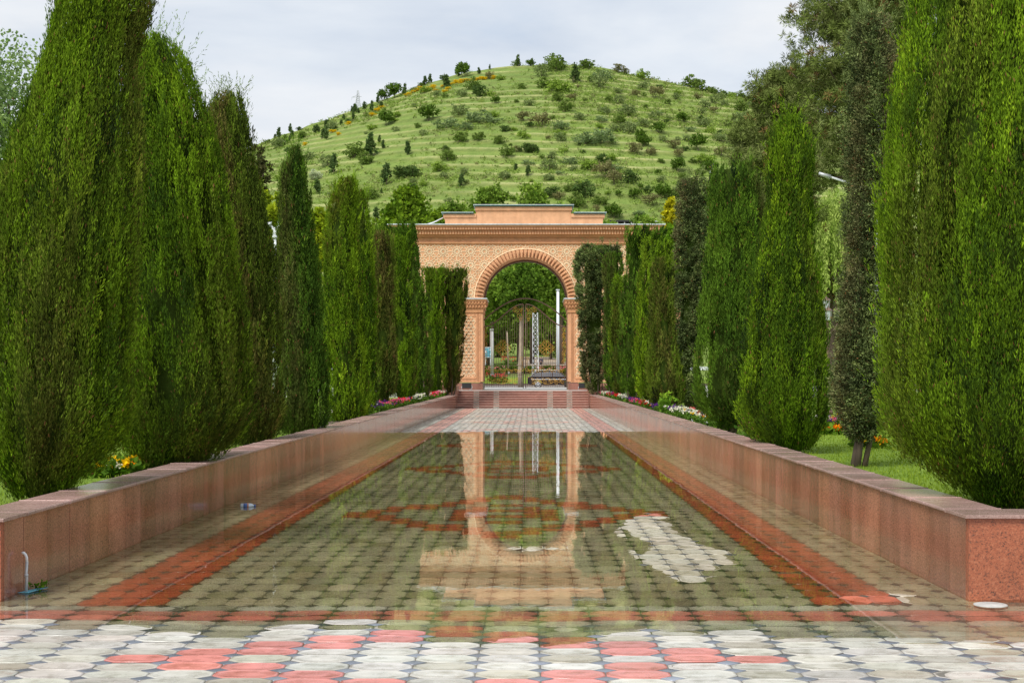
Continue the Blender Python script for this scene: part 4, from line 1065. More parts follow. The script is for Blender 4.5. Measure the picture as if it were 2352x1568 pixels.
    for k in range(int(2 * hw / .42)):
        x = -hw + k * .42; zz0 = top - .86; zz1 = top - .64
        d.tube([(x, -.02, zz0), (x + .21, -.02, zz1), (x + .42, -.02, zz0)], .022, 4); d.tube([(x, -.02, zz1), (x + .21, -.02, zz0), (x + .42, -.02, zz1)], .012, 4)
    d.build('dentil_frieze', M['terracotta'], root)
    cp = MB(); cp.box(-hw - .43, hw + .43, -.56, dep + .56, top + .001, top + .055); cp.build('roof_edge', M['roofcap'], root)
    # parapet
    p = MB()
    x0, x1 = (1017.6 - 1207) / GP, (1389.4 - 1207) / GP; z1 = gz_(490) - zb
    p.box(x0 + .1, (1093.8 - 1207) / GP - .002, .2, dep - .2, top + .056, z1); p.box((1311.7 - 1207) / GP + .002, x1 - .1, .2, dep - .2, top + .056, z1)
    a, b = (1093.8 - 1207) / GP, (1311.7 - 1207) / GP; z2 = gz_(473) - zb
    p.box(a, b, .197, dep - .197, top + .056, z2)
    p.box(a - .06, b + .06, .12, dep - .12, z2 - .22, z2 - .03)
    p.box(x0, a - .004, .13, dep - .13, z1 - .2, z1 - .03); p.box(b + .004, x1, .13, dep - .13, z1 - .2, z1 - .03)
    p.build('parapet', M['terracotta'], root, bevel=.01)
    gcap = MB(); gcap.box(a - .13, b + .13, .02, dep - .02, z2 + .001, z2 + .05); gcap.box(x0 - .08, a - .131, .04, dep - .04, z1 + .001, z1 + .045); gcap.box(b + .131, x1 + .08, .04, dep - .04, z1 + .001, z1 + .045)
    gcap.build('parapet_flashing', M['roofgreen'], root)
    gc = MB(); gc.box(a - .16, b + .16, -.01, dep, z2 + .051, z2 + .085); gc.box(x0 - .1, a - .165, .01, dep, z1 + .046, z1 + .075); gc.box(b + .165, x1 + .1, .01, dep, z1 + .046, z1 + .075)
    gc.build('parapet_cap', M['roofcap'], root)
    # star lattice relief
    st = MB(); pt = .752; zp0 = zc - 5; zp1 = gz_(561) - zb; 
    def seg(q0, q1, w_=.022):
        w_ = w_ * 1.05
        (xa, za), (xb, zb_) = q0, q1
        mx, mz = (xa + xb) / 2, (za + zb_) / 2
        if abs(mx) > hw - .02 or mz > zp1 or mz < zt_min: return
        if math.hypot(mx, mz - zc) < ro + .08 and mz > zc: return
        if mz <= zc and abs(mx) < ri + .45: return
        dx, dz = xb - xa, zb_ - za; L = math.hypot(dx, dz); nx, nz = -dz / L * w_, dx / L * w_
        st.add([(xa + nx, -.004, za + nz), (xa - nx, -.004, za - nz), (xb - nx, -.004, zb_ - nz), (xb + nx, -.004, zb_ + nz),
                (xa + nx * .8, -.020, za + nz * .6), (xa - nx * .6, -.020, za - nz * .6), (xb - nx * .6, -.020, zb_ - nz * .6), (xb + nx * .6, -.020, zb_ + nz * .6)],
               [(4, 5, 6, 7), (0, 1, 5, 4), (1, 2, 6, 5), (2, 3, 7, 6), (3, 0, 4, 7)])
    zt_min = zc - .0
    pol = lambda cx_, cz_, r, a: (cx_ + r * math.cos(a), cz_ + r * math.sin(a))
    ncol = int(hw / pt) + 2; nrow = 6
    ztop = gz_(577.5) - zb
    for i in range(-ncol, ncol + 1):
        for j in range(0, nrow + 1):
            cx_ = i * pt + .0; cz_ = ztop - j * pt
            m = 12
            for k in range(m):
                a = 2 * math.pi * k / m; b = 2 * math.pi * (k + 1) / m; h_ = (a + b) / 2
                seg(pol(cx_, cz_, .12 * pt, a), pol(cx_, cz_, .12 * pt, b), .016)
                seg(pol(cx_, cz_, .12 * pt, a), pol(cx_, cz_, .28 * pt, h_), .018)
                seg(pol(cx_, cz_, .12 * pt, b), pol(cx_, cz_, .28 * pt, h_), .018)
                seg(pol(cx_, cz_, .28 * pt, h_), pol(cx_, cz_, .40 * pt, a), .018)
                seg(pol(cx_, cz_, .28 * pt, h_), pol(cx_, cz_, .40 * pt, b), .018)
                seg(pol(cx_, cz_, .40 * pt, a), pol(cx_, cz_, .5 * pt, a), .018)
            for sx in (1,):
                qx, qz = cx_ + pt / 2, cz_ + pt / 2
                for k in range(8):
                    a = 2 * math.pi * k / 8 + math.pi / 8; b = a + math.pi / 4
                    seg(pol(qx, qz, .17 * pt, a), pol(qx, qz, .10 * pt, (a + b) / 2), .016); seg(pol(qx, qz, .10 * pt, (a + b) / 2), pol(qx, qz, .17 * pt, b), .016)
                    seg(pol(qx, qz, .17 * pt, a), pol(qx, qz, .27 * pt, a), .016)
    st.build('star_lattice', M['cream'], root)
    # recessed panels and borders of the piers
    for s in (-1, 1):
        b_ = MB(); z0 = gz_(878) - zb; z1 = gz_(716) - zb; xa, xb = ri + .13, 3.55; bw = .24
        def fr(x0, x1, za, zb_, y=-.03):
            a, b = sorted((s * x0, s * x1)); b_.box(a, b, y, -.001, za, zb_)
        fr(xa, xa + .035, z0, z1); fr(xa + bw - .035, xa + bw, z0 + bw, z1 - bw); fr(xa + .036, 3.6, z0, z0 + .035); fr(xa + bw + .001, 3.6, z0 + bw - .035, z0 + bw); fr(xa + .036, 3.6, z1 - .035, z1); fr(xa + bw + .001, 3.6, z1 - bw, z1 - bw + .035)
        k = 0; zz = z0 + .12
        while zz < z1 - .08:
            for r_ in (.062, .022):
                pts = [(s * (xa + bw / 2) + r_ * math.cos(q), -.012, zz + r_ * math.sin(q)) for q in np.linspace(0, 2 * math.pi, 9)]
                b_.tube(pts, .011, 4, smooth=False)
            b_.box(s * (xa + bw / 2) - .05, s * (xa + bw / 2) + .05, -.02, -.002, zz + .095, zz + .115)
            zz += .21
        xx = xa + .12 + .21
        while xx < 3.5:
            for zq in (z0 + bw / 2 - .02, z1 - bw / 2 + .02):
                pts = [(s * xx + .055 * math.cos(q), -.012, zq + .055 * math.sin(q)) for q in np.linspace(0, 2 * math.pi, 9)]; b_.tube(pts, .011, 4, smooth=False)
            xx += .2
        b_.build('pier_border', M['terracotta'], root)
        lz = MB(); px0, px1 = xa + bw + .03, 3.58; za, zb2 = z0 + bw + .03, z1 - bw - .03; dw = .25; dh = .36
        yk = 0; zz = za
        while zz < zb2:
            xk = px0 + (dw / 2 if yk % 2 else 0)
            while xk < px1 - .05:
                c = (s * (xk + dw / 2), zz + dh / 2)
                for q0, q1 in (((-.5, 0), (0, .5)), ((0, .5), (.5, 0)), ((-.5, 0), (-.12, -.42)), ((.5, 0), (.12, -.42)), ((-.28, .02), (0, .30)), ((0, .30), (.28, .02)), ((-.14, 0), (0, .14)), ((0, .14), (.14, 0))):
                    A = (c[0] + q0[0] * dw, -.008, c[1] + q0[1] * dh); B = (c[0] + q1[0] * dw, -.008, c[1] + q1[1] * dh)
                    if max(abs(A[0]), abs(B[0])) < px1 + .03 and min(abs(A[0]), abs(B[0])) > px0 - .02 and max(A[2], B[2]) < zb2 + .03: lz.tube([A, B], .019, 4, smooth=False)
                xk += dw
            zz += dh / 2; yk += 1
        lz.build('lozenge_panel', M['cream'], root)
    # low wing walls either side
    for s in (-1, 1):
        wv = MB(); a, b = sorted((s * (hw + .082), s * 8.7)); wv.box(a, b, .6, 1.4, -.4, gz_(690) - zb); wv.build('wing_wall', M['terracotta'], root)
        wv = MB(); a, b = sorted((s * (hw + .083), s * 8.8)); wv.box(a, b, .45, 1.55, gz_(690) - zb + .001, gz_(685) - zb); wv.build('wing_cap', M['roofcap'], root)
    # landing slab
gate_building()

def steps():
    root = empty('stone_steps', (GX, 72.6, 0), label='seven reddish granite steps leading up to the gate with four columns of small pale plates', cat='steps')
    x0, x1 = (1049 - CX) / F * 72.6 - GX, (1353 - CX) / F * 72.6 - GX
    r = LAND / 7; n = 7; T = .33; mb = MB(); ed = MB(); pl = MB()
    for i in range(n):
        y = i * T; mb.box(x0, x1, y, y + T - .001 if i < n - 1 else y + T, -.06 if i == 0 else i * r - .02, (i + 1) * r - .028)
        ed.box(x0 + .001, x1 - .001, y - .022, y + T - .023, (i + 1) * r - .0278, (i + 1) * r)
    mb.build('riser', M['granite_step'], root); ed.build('tread', M['granite_edge'], root, bevel=.004)
    for i in range(n):
        for px in (1094, 1140, 1263.5, 1308):
            p = MB(); fx = CX + (px - CX) * (1 - (i - 3) * .0006); x = (fx - CX) / F * (72.6 + i * T) - GX
            p.box(x - .14, x + .14, i * T - .006, i * T - .0003, i * r + .022, (i + 1) * r - .034); p.cur = None
            o = p.build('marker_plate', M['plate'], root)
            q = MB(); q.box(x - .10, x + .10, i * T - .009, i * T - .0062, i * r + .05, i * r + .062); q.build('plate_slot', M['groove'], o)
    return root
M['plate'] = simple('pale_plate', (.5, .48, .40), .5)
steps()
mb = MB(); mb.box(-18, 18, 72.6 + 7 * .33, 98, -.05, LAND - .001); mb.build('terrace', M['concrete'], kind='structure')
for s in (-1, 1):                                 # blocks flanking the stairs
    o = MB(); xa = (1049 - CX) / F * 72.6 if s < 0 else (1353 - CX) / F * 72.6; a, b = sorted((xa + s * .003, xa + s * 1.6)); 
    o.box(a - xa, b - xa, 0, 2.3, -.05, 1.14); r_ = o.build('stair_block', M['granite_step'], bevel=.02, loc=(xa, 72.9, 0), label=('red granite block closing the left side of the steps' if s < 0 else 'red granite block closing the right side of the steps'), cat='stone block')

# iron gate -------------------------------------------------------------
GLY = 80.2; gpm = F / GLY
def gg(zx, zy, dy=0):                              # gate drawing measured from an enlargement of the opening
    x = 1022 + zx / 4.267; y = 574.2 + zy / 4.267
    return Vector(((x - CX) / gpm, GLY + dy, H + (CY - y) / gpm))
def spiral(cx, cy, r, a0, turns=1.4, dr=1, n=16):
    return [(cx + r * (1 - .82 * t) * math.cos(a0 + dr * turns * 6.283 * t), cy + r * (1 - .82 * t) * math.sin(a0 + dr * turns * 6.283 * t)) for t in np.linspace(0, 1, n)]
def iron_gate():
    base = gg(775, 1352); root = empty('iron_gate', base, label='tall double iron gate with gilded scrollwork under the arch', cat='gate')
    def T(p): return p - Vector(base)
    for side in (-1, 1):
        fx = (lambda x: x) if side < 0 else (lambda x: 1560 - x)
        def q(x, y, dy=0): return T(gg(fx(x), y, dy))
        m = MB()
        def topy(x): t = (x - 372) / (770 - 372); return 752 - 222 * (math.sin((t - .5) * math.pi) * .5 + .5) if t < 1 else 530
        m.tube([q(372, topy(372)), q(372, 1345)], .030, 6); m.tube([q(768, 530), q(768, 1352)], .030, 6)
        m.tube([q(x, topy(x)) for x in np.linspace(372, 768, 22)], .034, 6)
        for y in (1208, 1222, 1132, 1342): m.tube([q(372, y), q(768, y)], .014, 5)
        m.tube([q(388, 1238), q(714, 1238), q(714, 1320), q(388, 1320), q(388, 1238)], .012, 5)
        for x in np.linspace(390, 750, 17):
            m.tube([q(x, topy(x)), q(x, 1342)], .011, 5)
        leaf = m.build('gate_leaf', M['bronze'], root)
        g = MB(); R_ = .0085
        def cv(pts, r=R_, dy=-.03): g.tube([q(a, b, dy) for a, b in pts], r, 5)
        # flower of spirals
        fcx, fcy = 568, 962
        for k in range(8):
            a = k * math.pi / 4; ca, sa = math.cos(a), math.sin(a); rr = 84 if k % 2 == 0 else 66
            for d in (-1, 1):
                hx, hy = fcx + ca * rr * .78 - sa * d * 15, fcy + sa * rr * .78 + ca * d * 15
                sp = spiral(hx, hy, 16, a + (math.pi / 2) * -d, 1.1, d, 13)
                cv([(fcx + ca * 8, fcy + sa * 8), (fcx + ca * 30 - sa * d * 2, fcy + sa * 30 + ca * d * 2)] + [(hx + (x - hx), y) for x, y in spiral(hx, hy, 18, a + math.pi * .0 - d * 2.2, 1.15, d, 13)])
            cv([(fcx, fcy), (fcx + ca * rr * .6, fcy + sa * rr * .6)])
        # side S-scrolls
        y = 775
        while y < 1100:
            cv(spiral(392, y, 24, math.pi * .5, 1.3, -1)); cv([(392, y + 24), (408, y + 44), (404, y + 62)]); cv(spiral(398, y + 66, 20, -math.pi * .5, 1.2, 1)); cv(spiral(384, y + 40, 13, 0, 1.1, 1)); y += 86
        cv([(372 + 12 * (1 + math.sin(t * 9)), 770 + 340 * t) for t in np.linspace(0, 1, 30)], .009)
        # top scrolls
        for cx_, cy_, r_ in ((735, 640, 30), (712, 600, 24), (680, 590, 18), (748, 585, 18), (742, 680, 16), (690, 560, 16)):
            cv(spiral(cx_, cy_, r_, math.pi * .3, 1.4, 1)); 
        cv([(655, 575), (690, 562), (725, 575), (740, 600), (735, 612)]); cv([(765, 560), (745, 600), (760, 650), (745, 690)])
        # band of scrolls above lower rail
        for k in range(5):
            x = 410 + k * 72; cv(spiral(x, 1185, 20, math.pi, 1.3, 1)); cv(spiral(x + 30, 1192, 15, 0, 1.2, -1)); cv([(x - 20, 1165), (x, 1172), (x + 36, 1178), (x + 50, 1166)])
        cv(spiral(752, 1170, 24, -1.5, 1.2, 1)); cv(spiral(752, 1060, 20, 1.5, 1.2, 1)); cv([(755, 1082), (758, 1120), (752, 1146)])
        # lower panel scrolls
        for k in range(6):
            x = 412 + k * 54; cv(spiral(x, 1296, 20, 0, 1.3, 1 if k % 2 else -1)); cv(spiral(x + 24, 1262, 15, math.pi, 1.2, -1)); cv([(x - 16, 1282), (x + 4, 1270), (x + 30, 1290)])
        cv([(390, 1250), (470, 1280), (552, 1252), (640, 1282), (712, 1252)]); cv([(390, 1310), (470, 1285), (552, 1312), (640, 1285), (712, 1312)])
        g.build('scrollwork', M['gold'], leaf)
    o = MB(); pts = [T(gg(370 + (1195 - 370) * t, 700 - 226 * math.sin(t * math.pi) ** .9, .05)) for t in np.linspace(0, 1, 34)]
    o.tube(pts, .034, 6)
    for zx in (352, 1208): o.box(T(gg(zx, 0)).x - .07, T(gg(zx, 0)).x + .07, -.08, .08, T(gg(0, 1365)).z, T(gg(0, 700)).z)
    o.build('gate_frame', M['bronze'], root)
iron_gate()

# floodlights at piers and fixtures on the wall
def floodlight(label, X, Y, z, w_=.42, h_=.20, rot=0):
    r = empty('floodlight', (X, Y, z), rz=rot, label=label, cat='floodlight')
    m = MB(); m.box(-w_ / 2, w_ / 2, -.13, .13, .10, .10 + h_); m.build('housing', M['black_metal'], r, bevel=.02)
    m = MB(); m.box(-w_ / 2 + .03, w_ / 2 - .03, -.14, -.131, .13, .07 + h_); m.build('lens', M['black_metal'], r)
    m = MB(); m.tube([(-w_ / 2 - .02, 0, 0), (-w_ / 2 - .02, 0, .2)], .015, 5); m.tube([(w_ / 2 + .02, 0, 0), (w_ / 2 + .02, 0, .2)], .015, 5); m.box(-w_ / 2 - .03, w_ / 2 + .03, -.03, .03, 0, .015); m.build('bracket', M['steel'], r)
    return r
floodlight('black floodlight with a white cable at the foot of the left gate pier', (1072 - CX) / F * 77.6, 77.6, LAND, .5, .3)
floodlight('black floodlight at the foot of the right gate pier', (1340 - CX) / F * 77.6, 77.6, LAND, .5, .3)
m = MB(); m.tube([(0, 0, .3), (.12, 0, .28), (.16, 0, .16), (.08, 0, .03), (0, 0, .02)], .014, 6); m.build('cable', M['white_metal'], loc=((1078 - CX) / F * 77.6, 77.55, LAND), label='looped white cable beside the left floodlight', cat='cable')
def small_cam(x, y, label):
    p = P(x, y, GY - .35); r = empty('wall_camera', p, label=label, cat='camera'); m = MB(); m.tube([(0, -.1, 0), (0, .1, .02)], .055, 8); m.build('body', M['white_metal'], r); m = MB(); m.tube([(0, .05, 0), (0, .32, .04)], .02, 6); m.build('mount', M['steel'], r)
small_cam(1068, 659, 'small white camera on the star lattice left of the arch')
m = MB(); m.box(-.09, .09, -.07, .07, 0, .10); m.box(-.12, .12, -.02, .02, .02, .05); m.build('wall_spotlight', M['black_metal'], loc=P(1073, 685.8, GY - .12), label='small black spotlight on the left capital ledge', cat='spotlight')

# ------------------------------------------------------------------ street beyond the gate
mb = MB(); mb.add([(-80, 120, .504), (80, 120, .504), (80, 143, .545), (-80, 143, .545)], [(0, 1, 2, 3)]); mb.build('road', M['asphalt'], kind='structure')
mb = MB(); mb.box(-80, 80, 143.002, 143.25, .3, .67); mb.build('kerb', M['concrete'], kind='structure')
mb = MB(); mb.box(-80, 80, 116, 119.99, .3, .55); mb.build('pavement', M['concrete'], kind='structure')
mb = MB(); mb.add([(-80, 143.26, .66), (80, 143.26, .66), (80, 149, .86), (-80, 149, .86)], [(0, 1, 2, 3)]); mb.build('roadside_verge', M['soil'], kind='structure')
mb = MB(); mb.add([(-80, 149, .90), (80, 149, .90), (80, 158, 1.54), (-80, 158, 1.54)], [(0, 1, 2, 3)]); mb.build('roadside_lawn', M['lawn'], kind='structure')
mb = MB(); mb.box(-40, 40, 0, .3, 0, .42); mb.build('low_white_wall', M['white_metal'], loc=(0, 172, 2.4), label='low white wall running across behind the hedge beyond the gate', cat='wall')
mb = MB(); mb.add([(-2, 173, 2.42), (7, 173, 2.42), (4.5, 290, 5.6), (-1, 290, 5.6)], [(0, 1, 2, 3)]); mb.build('footpath', M['path'] if 'path' in M else simple('sandy_path', (.36, .28, .2), .9), kind='structure')

def hedge(label, x0, x1, Y, z0, z1, d, c1, c2, seed, n=900, name='hedge', size=.2, cat='hedge', kind=None):
    rng = np.random.default_rng(seed + 1500); r = empty(name, ((x0 + x1) / 2, Y, z0), label=label, cat=cat) if not kind else None
    L = x1 - x0; acc = Acc(); C = np.stack([rng.uniform(-L / 2, L / 2, n), rng.uniform(-d / 2, d / 2, n), rng.uniform(.1, z1 - z0, n)], 1)
    k = rng.random((n, 1)); leaf_cloud(acc, C, np.full(n, size * .9), 16, size, np.array(c1) * (1 - k) + np.array(c2) * k, rng)
    link('foliage', acc.mesh('hedge_leaves'), M['leaf'], r)
    m = MB(); m.box(-L / 2 + .1, L / 2 - .1, -d / 2 + .12, d / 2 - .12, -.05, (z1 - z0) * .8); m.build('twigs', M['bark'], r)
hedge('clipped dark green hedge below the low white wall beyond the road', -9, 9, 166, 1.9, 2.75, 1.0, (.04, .09, .01), (.13, .24, .02), 1, 1300)
def flowers(label, X, Y, z, L, d, h, cols, seed, n=60, size=.05, name='flower_clump', leafc=((.04, .09, .012), (.11, .2, .03)), group=None, nl=None, cat='flowers'):
    rng = np.random.default_rng(seed + 2500); r = empty(name, (X, Y, z), label=label, cat=cat, group=group)
    acc = Acc(); nl = nl or n * 2
    C = np.stack([rng.uniform(-d / 2, d / 2, nl), rng.uniform(-L / 2, L / 2, nl), rng.uniform(0, h * .8, nl)], 1)
    k = rng.random((nl, 1)); leaf_cloud(acc, C, np.full(nl, size * 1.4), 7, size * 1.5, np.array(leafc[0]) * (1 - k) + np.array(leafc[1]) * k, rng)
    link('leaves', acc.mesh('leaves'), M['leaf'], r)
    acc = Acc(); C = np.stack([rng.uniform(-d / 2, d / 2, n), rng.uniform(-L / 2, L / 2, n), h * rng.uniform(.75, 1.15, n)], 1)
    cc = np.array([cols[i] for i in rng.integers(0, len(cols), n)])
    leaf_cloud(acc, C, np.full(n, size * .5), 9, size * .75, cc, rng)
    link('blossoms', acc.mesh('blossoms'), M['leaf'], r)
    return r
RED_, PINK, WHT, PUR, ORG, YEL = (.7, .03, .03), (.75, .12, .28), (.8, .8, .74), (.12, .03, .25), (.85, .25, .01), (.85, .55, .01)
for i, (x, y, Y, w_, lb) in enumerate([(1128, 862, 152, 3.0, 'red rose bed beyond the road at the left of the gate opening'), (1147, 866, 150, 1.6, 'red rose bush left of the pale tree trunk beyond the road'), (1168, 826, 170, 1.7, 'tall orange-red flowering bush by the leaning pole'), (1262, 846, 163, 3.4, 'pink roses behind the dark car roof'), (1296, 846, 162, 1.8, 'pink roses at the right of the gate opening'), (1140, 846, 163, 3, 'pink roses along the hedge on the left')]):
    X = (x - CX) / F * Y; g = float(ground_z(X, Y)[0]); ht = H + (CY - y) / F * Y - g
    o = flowers(lb, X, Y, g, 1.2, w_, max(.4, ht + .15), [(.75, .05, .05), (.8, .1, .12)] if i < 3 else [(.8, .25, .3), (.8, .4, .4)], i, n=24, size=.14, name='rose_bush')

def pole_tube(label, x, y0, y1, Y, r, mat, name, lean=0, cat='pole'):
    a, b = P(x, y0, Y), P(x + lean, y1, Y); g = float(ground_z(a.x, Y)[0]); a.z = g - .05
    root = empty(name, (a.x, Y, g), label=label, cat=cat); m = MB(); m.tube([(0, 0, -.05), (b.x - a.x, 0, b.z - g)], [r, r * .8], 10); m.build('shaft', M[mat], root)
    m = MB(); m.tube([(b.x - a.x, 0, b.z - g), (b.x - a.x, 0, b.z - g + r * .6)], r * 1.2, 10); m.build('top_cap', M[mat], root); 
    m = MB(); m.tube([(0, 0, -.05), (0, 0, .25)], r * 1.5, 10); m.build('base_collar', M['steel'], root)
pole_tube('tall plain white steel pole right of centre behind the gate', 1281.5, 850, 667, 146, .17, 'white_metal', 'steel_pole')
pole_tube('short pale post at the left behind the gate, in front of the billboard', 1131, 830, 758, 160, .20, 'concrete', 'concrete_post', lean=-1)
pole_tube('thin leaning pale pole behind the left gate leaf', 1168, 826, 762, 165, .10, 'palebark', 'wooden_pole', lean=-3)
def lattice():
    Y = 148; s = Y / F; X = (1229.5 - CX) * s; g = float(ground_z(X, Y)[0]); hh = H + (CY - 718) * s - g; w0, w1 = 7.6 * s, 5.4 * s
    root = empty('lattice_pole', (X, Y, g), label='white lattice steel mast behind the right gate leaf', cat='mast'); m = MB(); N = 12
    def pt(sx, sy, k): q = k / N; ww = w0 + (w1 - w0) * q; return (sx * ww, sy * ww, hh * q)
    for sx in (-1, 1):
        for sy in (-1, 1): m.tube([pt(sx, sy, 0), pt(sx, sy, N)], .042, 4)
    m.build('corner_posts', M['white_metal'], root); m = MB()
    for k in range(N):
        for f in (((-1, -1), (1, -1)), ((1, -1), (1, 1)), ((1, 1), (-1, 1)), ((-1, 1), (-1, -1))):
            m.tube([pt(*f[0], k), pt(*f[1], k + 1)], .022, 4); m.tube([pt(*f[1], k), pt(*f[0], k + 1)], .022, 4); m.tube([pt(*f[0], k), pt(*f[1], k)], .02, 4)
    m.build('bracing', M['white_metal'], root)
lattice()
def bare_trunk():
    Y = 122; s = Y / F; X = (1195.5 - CX) * s; g = .5
    root = empty('plane_tree', (X, Y, g), label='slim pale-barked tree standing in front of the road, just left of the gate centre', cat='tree')
    m = MB(); hz_ = H + (CY - 700) * s - g
    m.tube([(0, 0, -.1), (-.05, 0, 1.5), (.02, 0, 3), (.04, 0, 4.5), (.05, 0, hz_)], [.22, .19, .17, .14, .11], 12)
    m.build('trunk', M['palebark'], root)
    rng = np.random.default_rng(77); acc, C = leafy_mesh(hz_ + 3.6, hz_ - .9, 1.9, 90, 60, .28, (.05, .11, .015), (.17, .29, .04), rng)
    link('crown', acc.mesh('crown'), M['leaf'], root)
bare_trunk()
def billboard():
    Y = 168; s = Y / F; p = P(1121, 821, Y); g = float(ground_z(p.x, Y)[0]); root = empty('billboard', (p.x, Y, g), label='blue and white billboard at the left edge of the gate opening', cat='billboard')
    w_, h_ = 26 * s, 24 * s; z0 = p.z - g; m = MB(); m.box(-w_ / 2, w_ / 2, -.05, .05, z0, z0 + h_); m.build('panel', M['white_metal'], root, bevel=.02)
    m = MB(); m.box(-w_ / 2 + .06, w_ / 2 - .06, -.058, -.051, z0 + .08, z0 + h_ - .08); m.build('poster', BLUE, root)
    m = MB()
    for x, z, a, b in ((-.5, .72, .14, .1), (-.2, .55, .1, .18), (.15, .75, .16, .08), (.25, .3, .14, .1), (-.35, .25, .18, .07), (.35, .55, .07, .07)): m.box(x * w_ - a * w_ * .6, x * w_ + a * w_ * .6, -.062, -.0585, z0 + z * h_ - b * h_ * .6, z0 + z * h_ + b * h_ * .6)
    m.build('poster_patches', M['white_metal'], root)
    m = MB(); m.tube([(-.3, .1, -.1), (-.3, .1, z0 + .3)], .06, 8); m.tube([(.3, .1, -.1), (.3, .1, z0 + .3)], .06, 8); m.build('legs', M['steel'], root)
BLUE = simple('blue_print', (.10, .33, .42), .5, var=.6, scale=1.4)
billboard()

# car
def car():
    Y = 134; s = Y / F; L = 4.7; W = 1.85; xr = (1211.8 - CX) * s; g = .545
    root = empty('parked_car', (xr + L / 2, Y, g), label='dark estate car with silver roof rails passing behind the right gate leaf', cat='car')
    paint = simple('dark_plum_paint', (.018, .016, .022), .18, .3, .1, spec=.8); glass = simple('dark_glass', (.16, .18, .20), .06, var=.2)
    h = 1.62
    prof = [(-2.32, .42), (-2.36, .70), (-2.33, .98), (-2.15, 1.06), (-1.86, 1.36), (-1.62, 1.54), (-.6, 1.62), (.35, 1.58), (.85, 1.42), (1.28, 1.07), (1.95, .95), (2.26, .78), (2.34, .55), (2.30, .35)]
    # lower body with wheel arches
    low = [(-2.32, .40), (-2.36, .70), (-2.33, .98), (-2.18, 1.05), (1.25, 1.05), (1.95, .95), (2.26, .78), (2.34, .55), (2.28, .34)]
    def arch(cx_): return [(cx_ + .40 * math.cos(a), .34 + .40 * math.sin(a)) for a in np.linspace(0, math.pi, 9)]
    bottom = [(1.86, .30)] + [(p[0], max(p[1], .30)) for p in arch(1.42)] + [(-.9, .26)] + [(p[0], max(p[1], .30)) for p in arch(-1.38)] + [(-1.9, .30)]
    m = MB(); m.prism((low + bottom)[::-1], -W / 2, W / 2); m.build('body', paint, root, bevel=.05)
    up = [(-2.12, 1.051), (-1.84, 1.37), (-1.60, 1.545), (-.6, 1.62), (.35, 1.58), (.82, 1.42), (1.24, 1.051)]
    m = MB(); n = len(up); i_ = .16
    vs = [(x, -W / 2 + .03 + i_ * (z - 1.05) / .55, z) for x, z in up] + [(x, W / 2 - .03 - i_ * (z - 1.05) / .55, z) for x, z in up]
    m.add(vs, [tuple(range(n))[::-1], tuple(range(n, 2 * n))] + [(i, i + n, (i + 1) % n + n, (i + 1) % n)[::-1] for i in range(n)]); m.build('cabin', paint, root, bevel=.03)
    def yw(z): return -W / 2 + .03 + i_ * (z - 1.05) / .55 - .006
    for pts in ([(-1.95, 1.10), (-1.72, 1.38), (-1.10, 1.47), (-1.08, 1.10)], [(-1.0, 1.10), (-1.02, 1.475), (-.12, 1.51), (-.08, 1.10)], [(0, 1.10), (-.03, 1.51), (.36, 1.49), (.70, 1.38), (1.05, 1.10)]):
        for sg in (1, -1):
            m = MB(); vs = [(x, yw(z) * sg, z) for x, z in pts]; vs2 = [(x, (yw(z) + .02) * sg, z) for x, z in pts]
            m.add(vs + vs2, [(0, 1, 2, 3, 4)[:len(pts)], tuple(range(2 * len(pts) - 1, len(pts) - 1, -1))] + [(i, (i + 1) % len(pts), (i + 1) % len(pts) + len(pts), i + len(pts)) for i in range(len(pts))]); m.build('side_window', glass, root)
    m = MB(); m.add([(-2.07, -.70, 1.12), (-2.07, .70, 1.12), (-1.76, .62, 1.46), (-1.76, -.62, 1.46)], [(0, 1, 2, 3)]); m.v = [(x - .03, y, z + .02) for x, y, z in m.v]; m.build('rear_window', glass, root)
    m = MB(); m.add([(1.17, -.72, 1.10), (.83, -.62, 1.42), (.83, .62, 1.42), (1.17, .72, 1.10)], [(0, 1, 2, 3)]); m.v = [(x + .04, y, z + .02) for x, y, z in m.v]; m.build('windscreen', glass, root)
    for sg in (-1, 1):
        m = MB(); m.tube([(-1.7, sg * .70, 1.52), (-1.55, sg * .70, 1.66), (-.6, sg * .70, 1.70), (.25, sg * .70, 1.66), (.4, sg * .70, 1.58)], .024, 6); m.build('roof_rail', M['white_metal'], root)
        m = MB(); m.box(-2.37, -2.10, sg * (W / 2 - .12) - .11, sg * (W / 2 - .12) + .135, .86, 1.03); m.build('tail_light', TAIL, root, bevel=.02)
        m = MB(); m.box(1.95, 2.28, sg * (W / 2 - .14) - .12, sg * (W / 2 - .14) + .13, .72, .86); m.build('headlight', M['glass'], root, bevel=.02)
        m = MB(); m.box(-2.0, 1.9, sg * (W / 2 + .006) - .012, sg * (W / 2 + .006) + .012, .80, .86); m.build('side_reflection', M['white_metal'], root)  # pale strip along the flank, a painted stand-in for a silver reflection
        for wx in (-1.38, 1.42):
            t = MB(); t.tube([(wx, sg * (W / 2 - .22), .34), (wx, sg * (W / 2 - .005), .34)], .34, 20); wh = t.build('wheel', M['black_metal'], root)
            t = MB(); t.tube([(wx, sg * (W / 2 - .02), .34), (wx, sg * (W / 2 + .004), .34)], .07, 10)
            for k in range(5):
                a = k * 1.2566 + .3; t.tube([(wx, sg * (W / 2 + .002), .34), (wx + .22 * math.cos(a), sg * (W / 2 + .002), .34 + .22 * math.sin(a))], .035, 5)
            t.tube([(wx + .225 * math.cos(a), sg * (W / 2 + .002), .34 + .225 * math.sin(a)) for a in np.linspace(0, 6.283, 18)], .022, 5); t.build('rim', M['white_metal'], wh)
TAIL = simple('red_lens', (.55, .02, .015), .2)
car()

